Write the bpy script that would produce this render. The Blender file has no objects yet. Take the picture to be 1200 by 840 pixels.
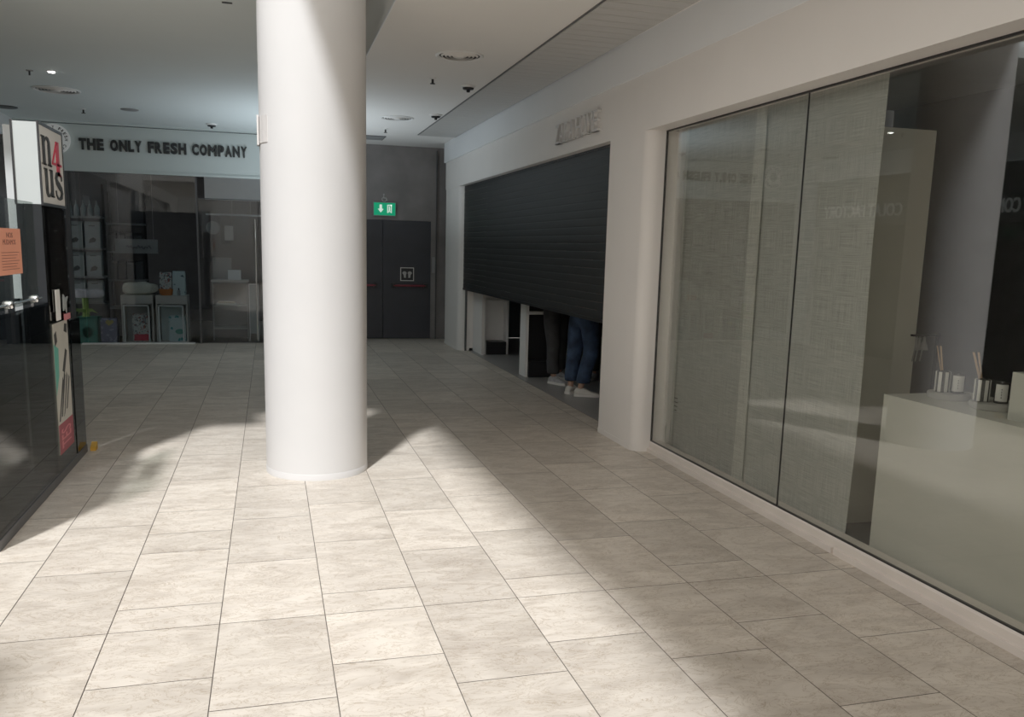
import bpy, bmesh, math, random
from mathutils import Vector, Matrix
random.seed(7)
C = bpy.context.scene.collection
PI = math.pi

# ------------------------------------------------------------------ materials
def new_mat(name):
    m = bpy.data.materials.new(name); m.use_nodes = True
    nt = m.node_tree; nt.nodes.clear()
    out = nt.nodes.new('ShaderNodeOutputMaterial')
    return m, nt, out

def mat(name, col, rough=0.6, metal=0.0, var=0.06, scale=6.0, stretch=(1, 1, 1), bump=0.0, bscale=60.0, emit=None, estr=1.0, spec=0.5):
    m, nt, out = new_mat(name)
    b = nt.nodes.new('ShaderNodeBsdfPrincipled')
    b.inputs['Roughness'].default_value = rough
    b.inputs['Metallic'].default_value = metal
    b.inputs['Specular IOR Level'].default_value = spec
    tc = nt.nodes.new('ShaderNodeTexCoord')
    mp = nt.nodes.new('ShaderNodeMapping'); mp.inputs['Scale'].default_value = stretch
    nt.links.new(tc.outputs['Object'], mp.inputs['Vector'])
    n = nt.nodes.new('ShaderNodeTexNoise'); n.inputs['Scale'].default_value = scale; n.inputs['Detail'].default_value = 5
    nt.links.new(mp.outputs['Vector'], n.inputs['Vector'])
    r = nt.nodes.new('ShaderNodeValToRGB')
    c = Vector(col)
    r.color_ramp.elements[0].position = 0.3; r.color_ramp.elements[1].position = 0.7
    r.color_ramp.elements[0].color = (*[max(0, v * (1 - var)) for v in c], 1)
    r.color_ramp.elements[1].color = (*[min(1, v * (1 + var)) for v in c], 1)
    nt.links.new(n.outputs['Fac'], r.inputs['Fac'])
    nt.links.new(r.outputs['Color'], b.inputs['Base Color'])
    if bump:
        n2 = nt.nodes.new('ShaderNodeTexNoise'); n2.inputs['Scale'].default_value = bscale
        nt.links.new(mp.outputs['Vector'], n2.inputs['Vector'])
        bp = nt.nodes.new('ShaderNodeBump'); bp.inputs['Strength'].default_value = bump; bp.inputs['Distance'].default_value = 0.01
        nt.links.new(n2.outputs['Fac'], bp.inputs['Height']); nt.links.new(bp.outputs['Normal'], b.inputs['Normal'])
    if emit:
        b.inputs['Emission Color'].default_value = (*emit, 1); b.inputs['Emission Strength'].default_value = estr
    nt.links.new(b.outputs['BSDF'], out.inputs['Surface'])
    return m

def glass(name, tint, ior=1.5, rough=0.0):
    m, nt, out = new_mat(name)
    tr = nt.nodes.new('ShaderNodeBsdfTransparent')
    n = nt.nodes.new('ShaderNodeTexNoise'); n.inputs['Scale'].default_value = 0.6
    r = nt.nodes.new('ShaderNodeValToRGB')
    r.color_ramp.elements[0].color = (*[v * 0.97 for v in tint], 1); r.color_ramp.elements[1].color = (*tint, 1)
    nt.links.new(n.outputs['Fac'], r.inputs['Fac']); nt.links.new(r.outputs['Color'], tr.inputs['Color'])
    g = nt.nodes.new('ShaderNodeBsdfGlossy'); g.inputs['Roughness'].default_value = rough
    f = nt.nodes.new('ShaderNodeFresnel')
    ge = nt.nodes.new('ShaderNodeNewGeometry')          # same reflectance from both faces of the thin pane
    mp = nt.nodes.new('ShaderNodeMapRange'); mp.inputs['To Min'].default_value = ior; mp.inputs['To Max'].default_value = 1 / ior
    nt.links.new(ge.outputs['Backfacing'], mp.inputs['Value']); nt.links.new(mp.outputs['Result'], f.inputs['IOR'])
    mx = nt.nodes.new('ShaderNodeMixShader')
    nt.links.new(f.outputs['Fac'], mx.inputs[0]); nt.links.new(tr.outputs[0], mx.inputs[1]); nt.links.new(g.outputs[0], mx.inputs[2])
    nt.links.new(mx.outputs[0], out.inputs['Surface'])
    return m

def floor_mat(name, light, dark, rough):
    m, nt, out = new_mat(name)
    L = nt.links
    b = nt.nodes.new('ShaderNodeBsdfPrincipled')
    at = nt.nodes.new('ShaderNodeAttribute'); at.attribute_name = 'tile'
    geo = nt.nodes.new('ShaderNodeNewGeometry')
    sc = nt.nodes.new('ShaderNodeVectorMath'); sc.operation = 'MULTIPLY_ADD'
    sc.inputs[1].default_value = (37, 53, 91)
    L.new(at.outputs['Vector'], sc.inputs[0]); L.new(geo.outputs['Position'], sc.inputs[2])
    rot = nt.nodes.new('ShaderNodeMapping'); rot.inputs['Rotation'].default_value = (0, 0, 0.55)
    rot.inputs['Scale'].default_value = (1.0, 2.3, 1.0)
    L.new(sc.outputs['Vector'], rot.inputs['Vector'])
    n1 = nt.nodes.new('ShaderNodeTexNoise'); n1.inputs['Scale'].default_value = 3.0; n1.inputs['Detail'].default_value = 9; n1.inputs['Roughness'].default_value = 0.60; n1.inputs['Distortion'].default_value = 1.0
    n2 = nt.nodes.new('ShaderNodeTexNoise'); n2.inputs['Scale'].default_value = 5.0; n2.inputs['Detail'].default_value = 9; n2.inputs['Roughness'].default_value = 0.68; n2.inputs['Distortion'].default_value = 2.2
    L.new(rot.outputs['Vector'], n1.inputs['Vector']); L.new(rot.outputs['Vector'], n2.inputs['Vector'])
    r1 = nt.nodes.new('ShaderNodeValToRGB')
    r1.color_ramp.elements[0].position = 0.30; r1.color_ramp.elements[0].color = (*dark, 1)
    r1.color_ramp.elements[1].position = 0.60; r1.color_ramp.elements[1].color = (*light, 1)
    L.new(n1.outputs['Fac'], r1.inputs['Fac'])
    # thin darker veins
    r2 = nt.nodes.new('ShaderNodeValToRGB')
    e = r2.color_ramp.elements
    e[0].position = 0.488; e[0].color = (1, 1, 1, 1); e[1].position = 0.522; e[1].color = (1, 1, 1, 1)
    k = e.new(0.505); k.color = (0.62, 0.55, 0.46, 1)
    L.new(n2.outputs['Fac'], r2.inputs['Fac'])
    mx = nt.nodes.new('ShaderNodeMix'); mx.data_type = 'RGBA'; mx.blend_type = 'MULTIPLY'; mx.inputs['Factor'].default_value = 1.0
    L.new(r1.outputs['Color'], mx.inputs['A']); L.new(r2.outputs['Color'], mx.inputs['B'])
    # tile to tile brightness
    sep = nt.nodes.new('ShaderNodeSeparateColor'); L.new(at.outputs['Color'], sep.inputs['Color'])
    mr = nt.nodes.new('ShaderNodeMapRange'); mr.inputs['To Min'].default_value = 0.84; mr.inputs['To Max'].default_value = 1.06
    L.new(sep.outputs['Red'], mr.inputs['Value'])
    vm = nt.nodes.new('ShaderNodeVectorMath'); vm.operation = 'SCALE'
    L.new(mx.outputs['Result'], vm.inputs[0]); L.new(mr.outputs['Result'], vm.inputs['Scale'])
    L.new(vm.outputs['Vector'], b.inputs['Base Color'])
    rr = nt.nodes.new('ShaderNodeMapRange'); rr.inputs['To Min'].default_value = rough - 0.07; rr.inputs['To Max'].default_value = rough + 0.1
    L.new(n2.outputs['Fac'], rr.inputs['Value']); L.new(rr.outputs['Result'], b.inputs['Roughness'])
    bp = nt.nodes.new('ShaderNodeBump'); bp.inputs['Strength'].default_value = 0.35; bp.inputs['Distance'].default_value = 0.006
    L.new(n2.outputs['Fac'], bp.inputs['Height']); L.new(bp.outputs['Normal'], b.inputs['Normal'])
    b.inputs['Specular IOR Level'].default_value = 0.4
    L.new(b.outputs['BSDF'], out.inputs['Surface'])
    return m

def linen_mat(name, col, opac=0.9):
    m, nt, out = new_mat(name); L = nt.links
    tc = nt.nodes.new('ShaderNodeTexCoord')
    facs = []
    for s in ((1, 260, 5), (1, 5, 260)):
        mp = nt.nodes.new('ShaderNodeMapping'); mp.inputs['Scale'].default_value = s
        L.new(tc.outputs['Object'], mp.inputs['Vector'])
        n = nt.nodes.new('ShaderNodeTexNoise'); n.inputs['Scale'].default_value = 1.0; n.inputs['Detail'].default_value = 3
        L.new(mp.outputs['Vector'], n.inputs['Vector']); facs.append(n.outputs['Fac'])
    ad = nt.nodes.new('ShaderNodeMath'); ad.operation = 'ADD'; L.new(facs[0], ad.inputs[0]); L.new(facs[1], ad.inputs[1])
    mr = nt.nodes.new('ShaderNodeMapRange'); mr.inputs['From Min'].default_value = 0.75; mr.inputs['From Max'].default_value = 1.25
    L.new(ad.outputs[0], mr.inputs['Value'])
    r = nt.nodes.new('ShaderNodeValToRGB')
    r.color_ramp.elements[0].color = (*[v * 0.72 for v in col], 1); r.color_ramp.elements[1].color = (*[min(1, v * 1.18) for v in col], 1)
    L.new(mr.outputs['Result'], r.inputs['Fac'])
    d = nt.nodes.new('ShaderNodeBsdfDiffuse'); L.new(r.outputs['Color'], d.inputs['Color'])
    t = nt.nodes.new('ShaderNodeBsdfTranslucent'); L.new(r.outputs['Color'], t.inputs['Color'])
    m1 = nt.nodes.new('ShaderNodeMixShader'); m1.inputs[0].default_value = 0.25
    L.new(d.outputs[0], m1.inputs[1]); L.new(t.outputs[0], m1.inputs[2])
    tr = nt.nodes.new('ShaderNodeBsdfTransparent')
    m2 = nt.nodes.new('ShaderNodeMixShader'); m2.inputs[0].default_value = opac
    L.new(tr.outputs[0], m2.inputs[1]); L.new(m1.outputs[0], m2.inputs[2])
    L.new(m2.outputs[0], out.inputs['Surface'])
    return m

def print_mat(name, base, inks, scale=9.0, thr=0.56):
    """printed card: base colour with soft blotches of ink"""
    m, nt, out = new_mat(name); L = nt.links
    b = nt.nodes.new('ShaderNodeBsdfPrincipled'); b.inputs['Roughness'].default_value = 0.55
    tc = nt.nodes.new('ShaderNodeTexCoord')
    prev = None
    for i, ink in enumerate(inks):
        mp = nt.nodes.new('ShaderNodeMapping'); mp.inputs['Location'].default_value = (3.7 * i, 1.3 * i, 5.1 * i)
        L.new(tc.outputs['Object'], mp.inputs['Vector'])
        n = nt.nodes.new('ShaderNodeTexNoise'); n.inputs['Scale'].default_value = scale * (1 + 0.4 * i); n.inputs['Detail'].default_value = 2
        L.new(mp.outputs['Vector'], n.inputs['Vector'])
        mr = nt.nodes.new('ShaderNodeMapRange'); mr.inputs['From Min'].default_value = thr; mr.inputs['From Max'].default_value = thr + 0.03
        L.new(n.outputs['Fac'], mr.inputs['Value'])
        mx = nt.nodes.new('ShaderNodeMix'); mx.data_type = 'RGBA'
        L.new(mr.outputs['Result'], mx.inputs['Factor'])
        if prev is None: mx.inputs['A'].default_value = (*base, 1)
        else: L.new(prev, mx.inputs['A'])
        mx.inputs['B'].default_value = (*ink, 1)
        prev = mx.outputs['Result']
    L.new(prev, b.inputs['Base Color'])
    L.new(b.outputs[0], out.inputs['Surface'])
    return m

M = {}
M['wall'] = mat('plaster_white', (0.83, 0.80, 0.77), 0.55, var=0.02, scale=2.0, bump=0.05, bscale=20)
M['fascia'] = mat('fascia_white', (0.86, 0.88, 0.90), 0.5, var=0.02, scale=1.5)
M['ceil'] = mat('ceiling_paint', (0.86, 0.84, 0.81), 0.8, var=0.015, scale=1.0)
M['ceil_left'] = mat('ceiling_cool_cast', (0.78, 0.84, 0.84), 0.8, var=0.015, scale=1.0)  # same ceiling paint, tinted to carry the cool light of the left side
M['fascia_store'] = mat('fascia_store', (0.63, 0.69, 0.68), 0.5, var=0.02, scale=1.5)
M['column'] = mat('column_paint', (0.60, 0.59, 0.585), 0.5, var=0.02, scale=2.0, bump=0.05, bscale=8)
M['strip'] = mat('metal_strip', (0.54, 0.53, 0.51), 0.45, metal=0.0, var=0.08, scale=3.0, stretch=(1, 30, 1))
M['concrete'] = mat('concrete', (0.22, 0.205, 0.20), 0.75, var=0.18, scale=2.5, bump=0.15, bscale=14)
M['door'] = mat('dark_door', (0.034, 0.036, 0.045), 0.45, var=0.08)
M['red'] = mat('red_bar', (0.23, 0.025, 0.04), 0.4)
M['black'] = mat('black_paint', (0.015, 0.015, 0.017), 0.4)
M['blackgloss'] = mat('black_gloss', (0.018, 0.020, 0.022), 0.06, var=0.1, spec=0.6)
M['shutter'] = mat('shutter_slats', (0.014, 0.0142, 0.015), 0.55, metal=0.0, var=0.3, scale=2.0, stretch=(1, 0.6, 14))
M['darkgrey'] = mat('dark_grey', (0.09, 0.09, 0.095), 0.5)
M['midgrey'] = mat('mid_grey', (0.28, 0.28, 0.28), 0.5)
M['chrome'] = mat('chrome', (0.85, 0.85, 0.86), 0.12, metal=1.0, var=0.02)
M['white'] = mat('white_lacquer', (0.88, 0.88, 0.87), 0.4, var=0.02)
M['whitebox'] = mat('lightbox_white', (0.36, 0.385, 0.38), 0.35, var=0.01, emit=(0.93, 1.0, 0.98), estr=0.15)
M['signface'] = mat('sign_face', (0.72, 0.69, 0.64), 0.5, var=0.02)
M['cherry'] = mat('cherry_red', (0.62, 0.02, 0.06), 0.45)
M['sill'] = mat('sill_cream', (0.74, 0.68, 0.63), 0.45, var=0.05, scale=5)
M['midwhite'] = mat('post_white', (0.55, 0.57, 0.57), 0.5)
M['letter_white'] = mat('letter_white', (0.66, 0.65, 0.64), 0.5)
M['glass_window'] = glass('window_glass', (0.925, 0.932, 0.915), 1.6)
M['glass_store'] = glass('store_glass', (0.80, 0.83, 0.85), 1.5)
M['glass_clear'] = glass('clear_glass', (0.88, 0.92, 0.90), 1.45)
M['glass_kiosk'] = glass('kiosk_glass', (0.50, 0.52, 0.53), 1.28)
M['glass_dark'] = glass('smoked_glass', (0.30, 0.31, 0.32), 1.45)
M['linen'] = linen_mat('linen', (0.64, 0.64, 0.60), 0.93)
M['linen2'] = linen_mat('linen_near', (0.66, 0.67, 0.63), 0.95)
M['beige'] = mat('beige_panel', (0.66, 0.64, 0.56), 0.6, var=0.05, scale=2)
M['plinth'] = mat('plinth_cream', (0.60, 0.60, 0.54), 0.4, var=0.04, scale=2, stretch=(1, 1, 3))
M['tray'] = mat('tray_stone', (0.44, 0.43, 0.40), 0.5)
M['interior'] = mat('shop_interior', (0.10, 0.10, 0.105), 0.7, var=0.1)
M['interior_floor'] = mat('shop_floor', (0.30, 0.285, 0.27), 0.3, var=0.12, scale=1.2, stretch=(1, 0.4, 1))
M['reed'] = mat('reed', (0.52, 0.36, 0.22), 0.7)
M['silver'] = mat('silver_stripe', (0.75, 0.75, 0.76), 0.2, metal=0.9)
M['label'] = mat('paper_label', (0.78, 0.77, 0.73), 0.6)
M['jar'] = mat('dark_jar', (0.06, 0.06, 0.06), 0.1)
M['orange_paper'] = mat('orange_paper', (0.72, 0.28, 0.17), 0.7, var=0.04, scale=4)
M['ink'] = mat('ink', (0.03, 0.03, 0.03), 0.6)
M['inkred'] = mat('ink_redbrown', (0.25, 0.08, 0.05), 0.6)
M['green_sign'] = mat('green_sign', (0.0, 0.32, 0.13), 0.4, emit=(0.0, 0.55, 0.25), estr=0.3)
M['white_sign'] = mat('white_sign', (0.8, 0.85, 0.8), 0.4, emit=(0.8, 1.0, 0.85), estr=0.5)
M['greymark'] = mat('grey_mark', (0.50, 0.50, 0.48), 0.5)
M['jeans'] = mat('denim', (0.035, 0.062, 0.12), 0.85, var=0.6, scale=7, bump=0.3, bscale=30)
M['trouser'] = mat('dark_trousers', (0.045, 0.045, 0.048), 0.85, var=0.2, scale=9, bump=0.3, bscale=25)
M['shirt'] = mat('grey_top', (0.30, 0.30, 0.31), 0.85, var=0.1)
M['shirt2'] = mat('dark_top', (0.05, 0.05, 0.055), 0.85, var=0.1)
M['skin'] = mat('skin', (0.50, 0.31, 0.23), 0.55, var=0.06)
M['hair'] = mat('hair', (0.04, 0.025, 0.018), 0.6)
M['eye'] = mat('eye', (0.05, 0.04, 0.03), 0.2)
M['shoe'] = mat('white_shoe', (0.72, 0.70, 0.66), 0.6, var=0.06, scale=20)
M['shoegrey'] = mat('grey_shoe', (0.42, 0.42, 0.44), 0.6, var=0.25, scale=22)
M['sole'] = mat('sole', (0.78, 0.77, 0.74), 0.6)
M['teal'] = mat('teal', (0.10, 0.38, 0.30), 0.5)
M['palegreen'] = mat('leaf_green', (0.36, 0.52, 0.14), 0.6)
M['lilac'] = mat('lilac_pad', (0.80, 0.78, 0.84), 0.9, var=0.15, scale=14, bump=0.5, bscale=30)
M['cream'] = mat('cream_fleece', (0.80, 0.78, 0.66), 0.95, var=0.1, scale=10, bump=0.7, bscale=26)
M['oak'] = mat('greige_board', (0.66, 0.62, 0.57), 0.55, var=0.06, stretch=(1, 1, 8))
M['teallight'] = mat('pale_teal', (0.55, 0.66, 0.66), 0.5)
M['orange'] = mat('orange_bowl', (0.62, 0.22, 0.07), 0.35)
M['pack'] = mat('grey_pack', (0.32, 0.35, 0.35), 0.5, var=0.06)
M['pack_print'] = print_mat('pack_print', (0.66, 0.67, 0.63), [(0.05, 0.06, 0.07), (0.40, 0.12, 0.10), (0.10, 0.16, 0.2)], 22, 0.58)
M['pack_blue'] = print_mat('pack_blue', (0.62, 0.72, 0.72), [(0.08, 0.12, 0.14)], 11, 0.62)
M['pack_teal'] = print_mat('pack_teal', (0.58, 0.72, 0.72), [(0.04, 0.30, 0.30)], 9, 0.60)
M['pack_lilac'] = print_mat('pack_lilac', (0.24, 0.23, 0.34), [(0.42, 0.44, 0.55)], 16, 0.60)
M['pink'] = mat('pink_card', (0.62, 0.20, 0.22), 0.6)
M['darkred'] = mat('dark_red', (0.30, 0.05, 0.07), 0.5)
M['yellow'] = mat('yellow', (0.60, 0.50, 0.16), 0.6)
M['amber'] = mat('amber_rubber', (0.65, 0.36, 0.04), 0.5)
M['lamp'] = mat('lamp_glow', (0.9, 0.9, 0.9), 0.3, emit=(1, 0.98, 0.93), estr=14)
M['letters_grey'] = mat('letters_pale', (0.85, 0.88, 0.88), 0.5, emit=(0.85, 0.95, 0.95), estr=0.12)  # faint glow added so the lettering reads in the glass
M['hem'] = linen_mat('linen_hem', (0.73, 0.73, 0.68), 1.0)
M['signboard'] = mat('sign_board', (0.05, 0.055, 0.058), 0.45)
M['floor'] = floor_mat('stone_tiles', (0.665, 0.60, 0.52), (0.48, 0.42, 0.355), 0.36)
M['grout'] = mat('grout', (0.12, 0.10, 0.085), 0.9)

# ------------------------------------------------------------------ mesh helpers
def bx(bm, x0, x1, y0, y1, z0, z1):
    vs = [bm.verts.new((x, y, z)) for z in (z0, z1) for y in (y0, y1) for x in (x0, x1)]
    for f in ((0, 2, 3, 1), (4, 5, 7, 6), (0, 1, 5, 4), (2, 6, 7, 3), (0, 4, 6, 2), (1, 3, 7, 5)):
        bm.faces.new([vs[i] for i in f])
    return vs

def B(*boxes):
    bm = bmesh.new()
    for b in boxes: bx(bm, *b)
    return bm

def bev(bm, w=0.004, seg=2):
    bmesh.ops.bevel(bm, geom=[e for e in bm.edges if e.is_manifold and e.calc_face_angle(0) > 0.6], offset=w, segments=seg, affect='EDGES', profile=0.5)
    return bm

def prism(bm, pts, z0, z1):
    lo = [bm.verts.new((p[0], p[1], z0)) for p in pts]; hi = [bm.verts.new((p[0], p[1], z1)) for p in pts]
    n = len(pts)
    for i in range(n): bm.faces.new((lo[i], lo[(i + 1) % n], hi[(i + 1) % n], hi[i]))
    bm.faces.new(lo[::-1]); bm.faces.new(hi)
    return bm

def lathe(bm, prof, c=(0, 0, 0), seg=32, axis='Z', sx=1, sy=1):
    rings = []
    for r, h in prof:
        ring = []
        for i in range(seg):
            a = 2 * PI * i / seg
            p = (r * math.cos(a) * sx, r * math.sin(a) * sy, h)
            if axis == 'Y': p = (p[0], p[2], p[1])
            if axis == 'X': p = (p[2], p[0], p[1])
            ring.append(bm.verts.new((c[0] + p[0], c[1] + p[1], c[2] + p[2])))
        rings.append(ring)
    for a, b in zip(rings, rings[1:]):
        for i in range(seg): bm.faces.new((a[i], a[(i + 1) % seg], b[(i + 1) % seg], b[i]))
    bm.faces.new(rings[0][::-1]); bm.faces.new(rings[-1])
    bmesh.ops.recalc_face_normals(bm, faces=bm.faces)
    return bm

def tube(bm, pts, r, seg=10):
    pts = [Vector(p) for p in pts]; rings = []
    for i, p in enumerate(pts):
        d = (pts[min(i + 1, len(pts) - 1)] - pts[max(i - 1, 0)]).normalized()
        u = d.orthogonal().normalized() if i == 0 else (u - d * u.dot(d)).normalized()
        v = d.cross(u)
        rr = r[i] if isinstance(r, (list, tuple)) else r
        rings.append([bm.verts.new(p + (u * math.cos(2 * PI * k / seg) + v * math.sin(2 * PI * k / seg)) * rr) for k in range(seg)])
    for a, b in zip(rings, rings[1:]):
        for i in range(seg): bm.faces.new((a[i], a[(i + 1) % seg], b[(i + 1) % seg], b[i]))
    bm.faces.new(rings[0][::-1]); bm.faces.new(rings[-1])
    return bm

def obj(name, bm, m, parent=None, smooth=False, mats=None):
    """link one bmesh as one object; world coordinates, re-based on the parent thing's base"""
    base = Vector((0, 0, 0)); p = parent
    while p is not None: base += p.location; p = p.parent
    if base.length: bmesh.ops.translate(bm, verts=bm.verts, vec=-base)
    bmesh.ops.recalc_face_normals(bm, faces=bm.faces)
    me = bpy.data.meshes.new(name); bm.to_mesh(me); bm.free()
    for x in (mats or [m]): me.materials.append(x)
    if smooth:
        for f in me.polygons: f.use_smooth = True
        me.set_sharp_from_angle(angle=math.radians(38))
    o = bpy.data.objects.new(name, me); C.objects.link(o)
    if parent is not None: o.parent = parent
    return o

def thing(name, label, cat, loc=(0, 0, 0), group=None):
    o = bpy.data.objects.new(name, None); C.objects.link(o)
    o.empty_display_size = 0.1; o.location = loc
    o['label'] = label; o['category'] = cat
    if group: o['group'] = group
    return o

def tag(o, label, cat, group=None):
    o['label'] = label; o['category'] = cat
    if group: o['group'] = group
    return o

def struct(name, bm, m, parent=None, smooth=False, mats=None):
    o = obj(name, bm, m, parent, smooth, mats)
    if parent is None: o['kind'] = 'structure'
    return o

def sroot(name):
    o = bpy.data.objects.new(name, None); C.objects.link(o); o['kind'] = 'structure'; return o

def dup(root, loc, label, group=None, m=None):
    r = root.copy(); C.objects.link(r); r.location = loc; r['label'] = label
    if group: r['group'] = group
    for ch in list(root.children):
        c = ch.copy(); C.objects.link(c); c.parent = r
        for g in ch.children:
            d = g.copy(); C.objects.link(d); d.parent = c
    return r

def text_bm(s, w=None, h=None, ext=0.01, bold=0.0, align='LEFT', origin=(0, 0, 0), u=(1, 0, 0), v=(0, 0, 1), n=(0, -1, 0), spacing=1.0):
    """lettering from the built-in font, fitted to w x h, laid on the plane u, v and raised along n"""
    cu = bpy.data.curves.new('lettering', 'FONT'); cu.body = s; cu.size = 1; cu.extrude = 0.5; cu.bevel_depth = bold; cu.bevel_resolution = 0; cu.space_character = spacing
    cu.resolution_u = 3
    t = bpy.data.objects.new('lettering', cu); C.objects.link(t)
    dg = bpy.context.evaluated_depsgraph_get()
    me = bpy.data.meshes.new_from_object(t.evaluated_get(dg))
    bpy.data.objects.remove(t); bpy.data.curves.remove(cu)
    xs = [q.co.x for q in me.vertices]; ys = [q.co.y for q in me.vertices]
    x0, x1, y0, y1 = min(xs), max(xs), min(ys), max(ys)
    sx = w / (x1 - x0) if w else h / (y1 - y0); sy = h / (y1 - y0) if h else sx
    u, v, n, o = Vector(u), Vector(v), Vector(n), Vector(origin)
    for q in me.vertices:
        q.co = o + u * (q.co.x - x0) * sx + v * (q.co.y - y0) * sy + n * ((q.co.z + 0.5) * ext)
    bm = bmesh.new(); bm.from_mesh(me); bpy.data.meshes.remove(me)
    return bm

def poly_bm(polys, origin, u, v, n, ext):
    bm = bmesh.new(); u, v, n, o = Vector(u), Vector(v), Vector(n), Vector(origin)
    for pl in polys:
        a = [bm.verts.new(o + u * x + v * y) for x, y in pl]; b = [bm.verts.new(o + u * x + v * y + n * ext) for x, y in pl]
        k = len(pl)
        for i in range(k): bm.faces.new((a[i], a[(i + 1) % k], b[(i + 1) % k], b[i]))
        bm.faces.new(a[::-1]); bm.faces.new(b)
    return bm

def circ(cx, cy, r, n=24, sy=1.0): return [(cx + r * math.cos(2 * PI * i / n), cy + r * sy * math.sin(2 * PI * i / n)) for i in range(n)]

# ------------------------------------------------------------------ dimensions (metres; camera at the origin, Y down the mall)
ZC = 3.26            # ceiling
SUN = Vector((0.34, 0.70, -1.0))

# ------------------------------------------------------------------ FLOOR: stone tiles in running columns
def build_floor():
    bm = bmesh.new()
    lay = bm.loops.layers.float_color.new('tile')
    gp = 0.0021
    x = -1.11 - 0.4375 * 6; k = 0
    while x < 2.94:
        x1 = min(x + 0.4375, 2.99)
        if x1 > 2.9: x1 = 2.99
        typ = (k % 2)               # columns alternate
        js = []
        if typ == 0:
            js = [3.62 + 0.717 * i for i in range(-17, 18)]
        else:
            js = [3.15 - 0.717 * i for i in range(16, -1, -1)] + [3.62, 3.85] + [3.85 + 0.717 * i for i in range(1, 18)]
            if k == 7: js.append(4.878); js.sort()
        for a, b in zip(js, js[1:]):
            if a > 15.5: break
            b = min(b, 15.55)
            vs = [bm.verts.new(p) for p in ((x + gp, a + gp, 0), (x1 - gp, a + gp, 0), (x1 - gp, b - gp, 0), (x + gp, b - gp, 0))]
            f = bm.faces.new(vs); c = (random.random(), random.random(), random.random(), 1)
            for l in f.loops: l[lay] = c
        x += 0.4375; k += 1
    bot = [bm.verts.new(p) for p in ((-3.9, -9, -0.004), (3.0, -9, -0.004), (3.0, 15.6, -0.004), (-3.9, 15.6, -0.004))]
    f = bm.faces.new(bot); f.material_index = 1
    me_o = obj('floor', bm, None, mats=[M['floor'], M['grout']]); me_o['kind'] = 'structure'
    for p in me_o.data.polygons:
        if p.normal.z < 0: p.flip()
build_floor()
struct('floor.001', B((3.0, 9.2, 6.2, 15.0, -0.02, -0.001)), M['interior_floor'])
struct('floor.002', B((3.05, 8.0, -2.0, 6.2, 0.0, 0.05)), M['darkgrey'])
struct('floor.003', B((-4.6, 1.0, 14.42, 18.5, -0.03, 0.0)), M['interior_floor'])

# ------------------------------------------------------------------ CEILING and upper slabs
bm = bmesh.new()
prism(bm, [(-3.9, 5.5), (-1.2, 5.5), (-1.2, 6.05), (0.25, 6.05), (0.25, 8.9), (0.9, 8.9), (0.9, 15.6), (-3.9, 15.6)], ZC, 3.34)  # near left edge brought forward, unseen, to cut the sunlit floor short
bx(bm, -0.17, 0.25, 6.62, 7.6, 3.341, 4.35)  # added block, stops stray sun through the slot
prism(bm, [(-3.9, 7.6), (0.25, 7.6), (0.25, 8.9), (0.9, 8.9), (0.9, 15.6), (-3.9, 15.6)], 3.341, 4.35)      # left and far slab
struct('ceiling.004', bm, M['ceil_left'])
bm = bmesh.new()
bx(bm, 0.90, 3.4, -9, 15.6, ZC, 4.35)                                  # right slab above the shop fronts
bx(bm, 0.874, 0.90, -9, 8.9, ZC, ZC + 0.085)                             # lip along the opening
prism(bm, [(0.05, -9), (0.90, -9), (0.90, 8.95), (0.25, 8.95), (0.25, 6.6), (-0.17, 6.6), (-0.18, 4.5), (0.011, -0.6), (0.2, -5.0)], 4.35, 4.50)   # walkway of the floor above
bx(bm, -3.9, -2.1, -9, 1.1, 3.30, 3.50)                             # unseen slab added to shade the near left floor corner
struct('ceiling', bm, M['ceil'])
struct('trim_1', B((0.866, 0.874, -9, 8.9, ZC - 0.003, ZC + 0.012)), M['fascia'])        # pale bead on the edge of the opening

# slatted metal strip let into the ceiling beside the shop fronts
bm = bmesh.new()
y = 13.30
while y > -1:
    n = y - 0.62
    for i in range(4):
        a = y - 0.155 * i; b = a - 0.146
        prism(bm, [(2.205, b), (2.768, b), (2.768, a), (2.205, a)], ZC - 0.012, ZC - 0.001 + 0.0005 * i)
    y = n
bev(bm, 0.003, 1)
struct('trim_2', bm, M['strip'])
struct('trim_3', B((2.19, 2.205, -1, 13.32, ZC - 0.006, ZC + 0.002), (2.768, 2.776, -1, 13.32, ZC - 0.008, ZC + 0.002), (2.19, 2.776, 13.305, 13.32, ZC - 0.006, ZC + 0.002)), M['darkgrey'])

# ------------------------------------------------------------------ RIGHT WALL: piers, header, stepped fascia
XF = 2.81
def arc(cx, cy, r, a0, a1, n=8): return [(cx + r * math.cos(a0 + (a1 - a0) * i / n), cy + r * math.sin(a0 + (a1 - a0) * i / n)) for i in range(n + 1)]
near_pier = [(XF, 7.04)] + arc(XF + 0.10, 6.36, 0.10, PI, 1.5 * PI) + [(3.06, 6.26), (3.06, 7.04)]
far_pier = [(XF + 0.01, 14.2)] + arc(XF + 0.13, 13.25, 0.12, PI, 1.5 * PI) + [(3.06, 13.13), (3.06, 14.2)]
bm = bmesh.new()
prism(bm, near_pier, 0.042, 2.525)
prism(bm, far_pier, 0.042, 2.525)
bx(bm, XF, 3.03, -3.0, 14.2, 2.525, 2.96)
struct('wall_right', bm, M['wall'], smooth=True)
bm = bmesh.new()
prism(bm, [(2.778, 14.2), (2.778, 9.0), (2.79, 7.0), (2.806, 5.6), (2.808, -3), (3.06, -3), (3.06, 14.2)], 2.95, ZC)
struct('trim_4', bm, M['fascia'])
bm = bmesh.new()
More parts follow.
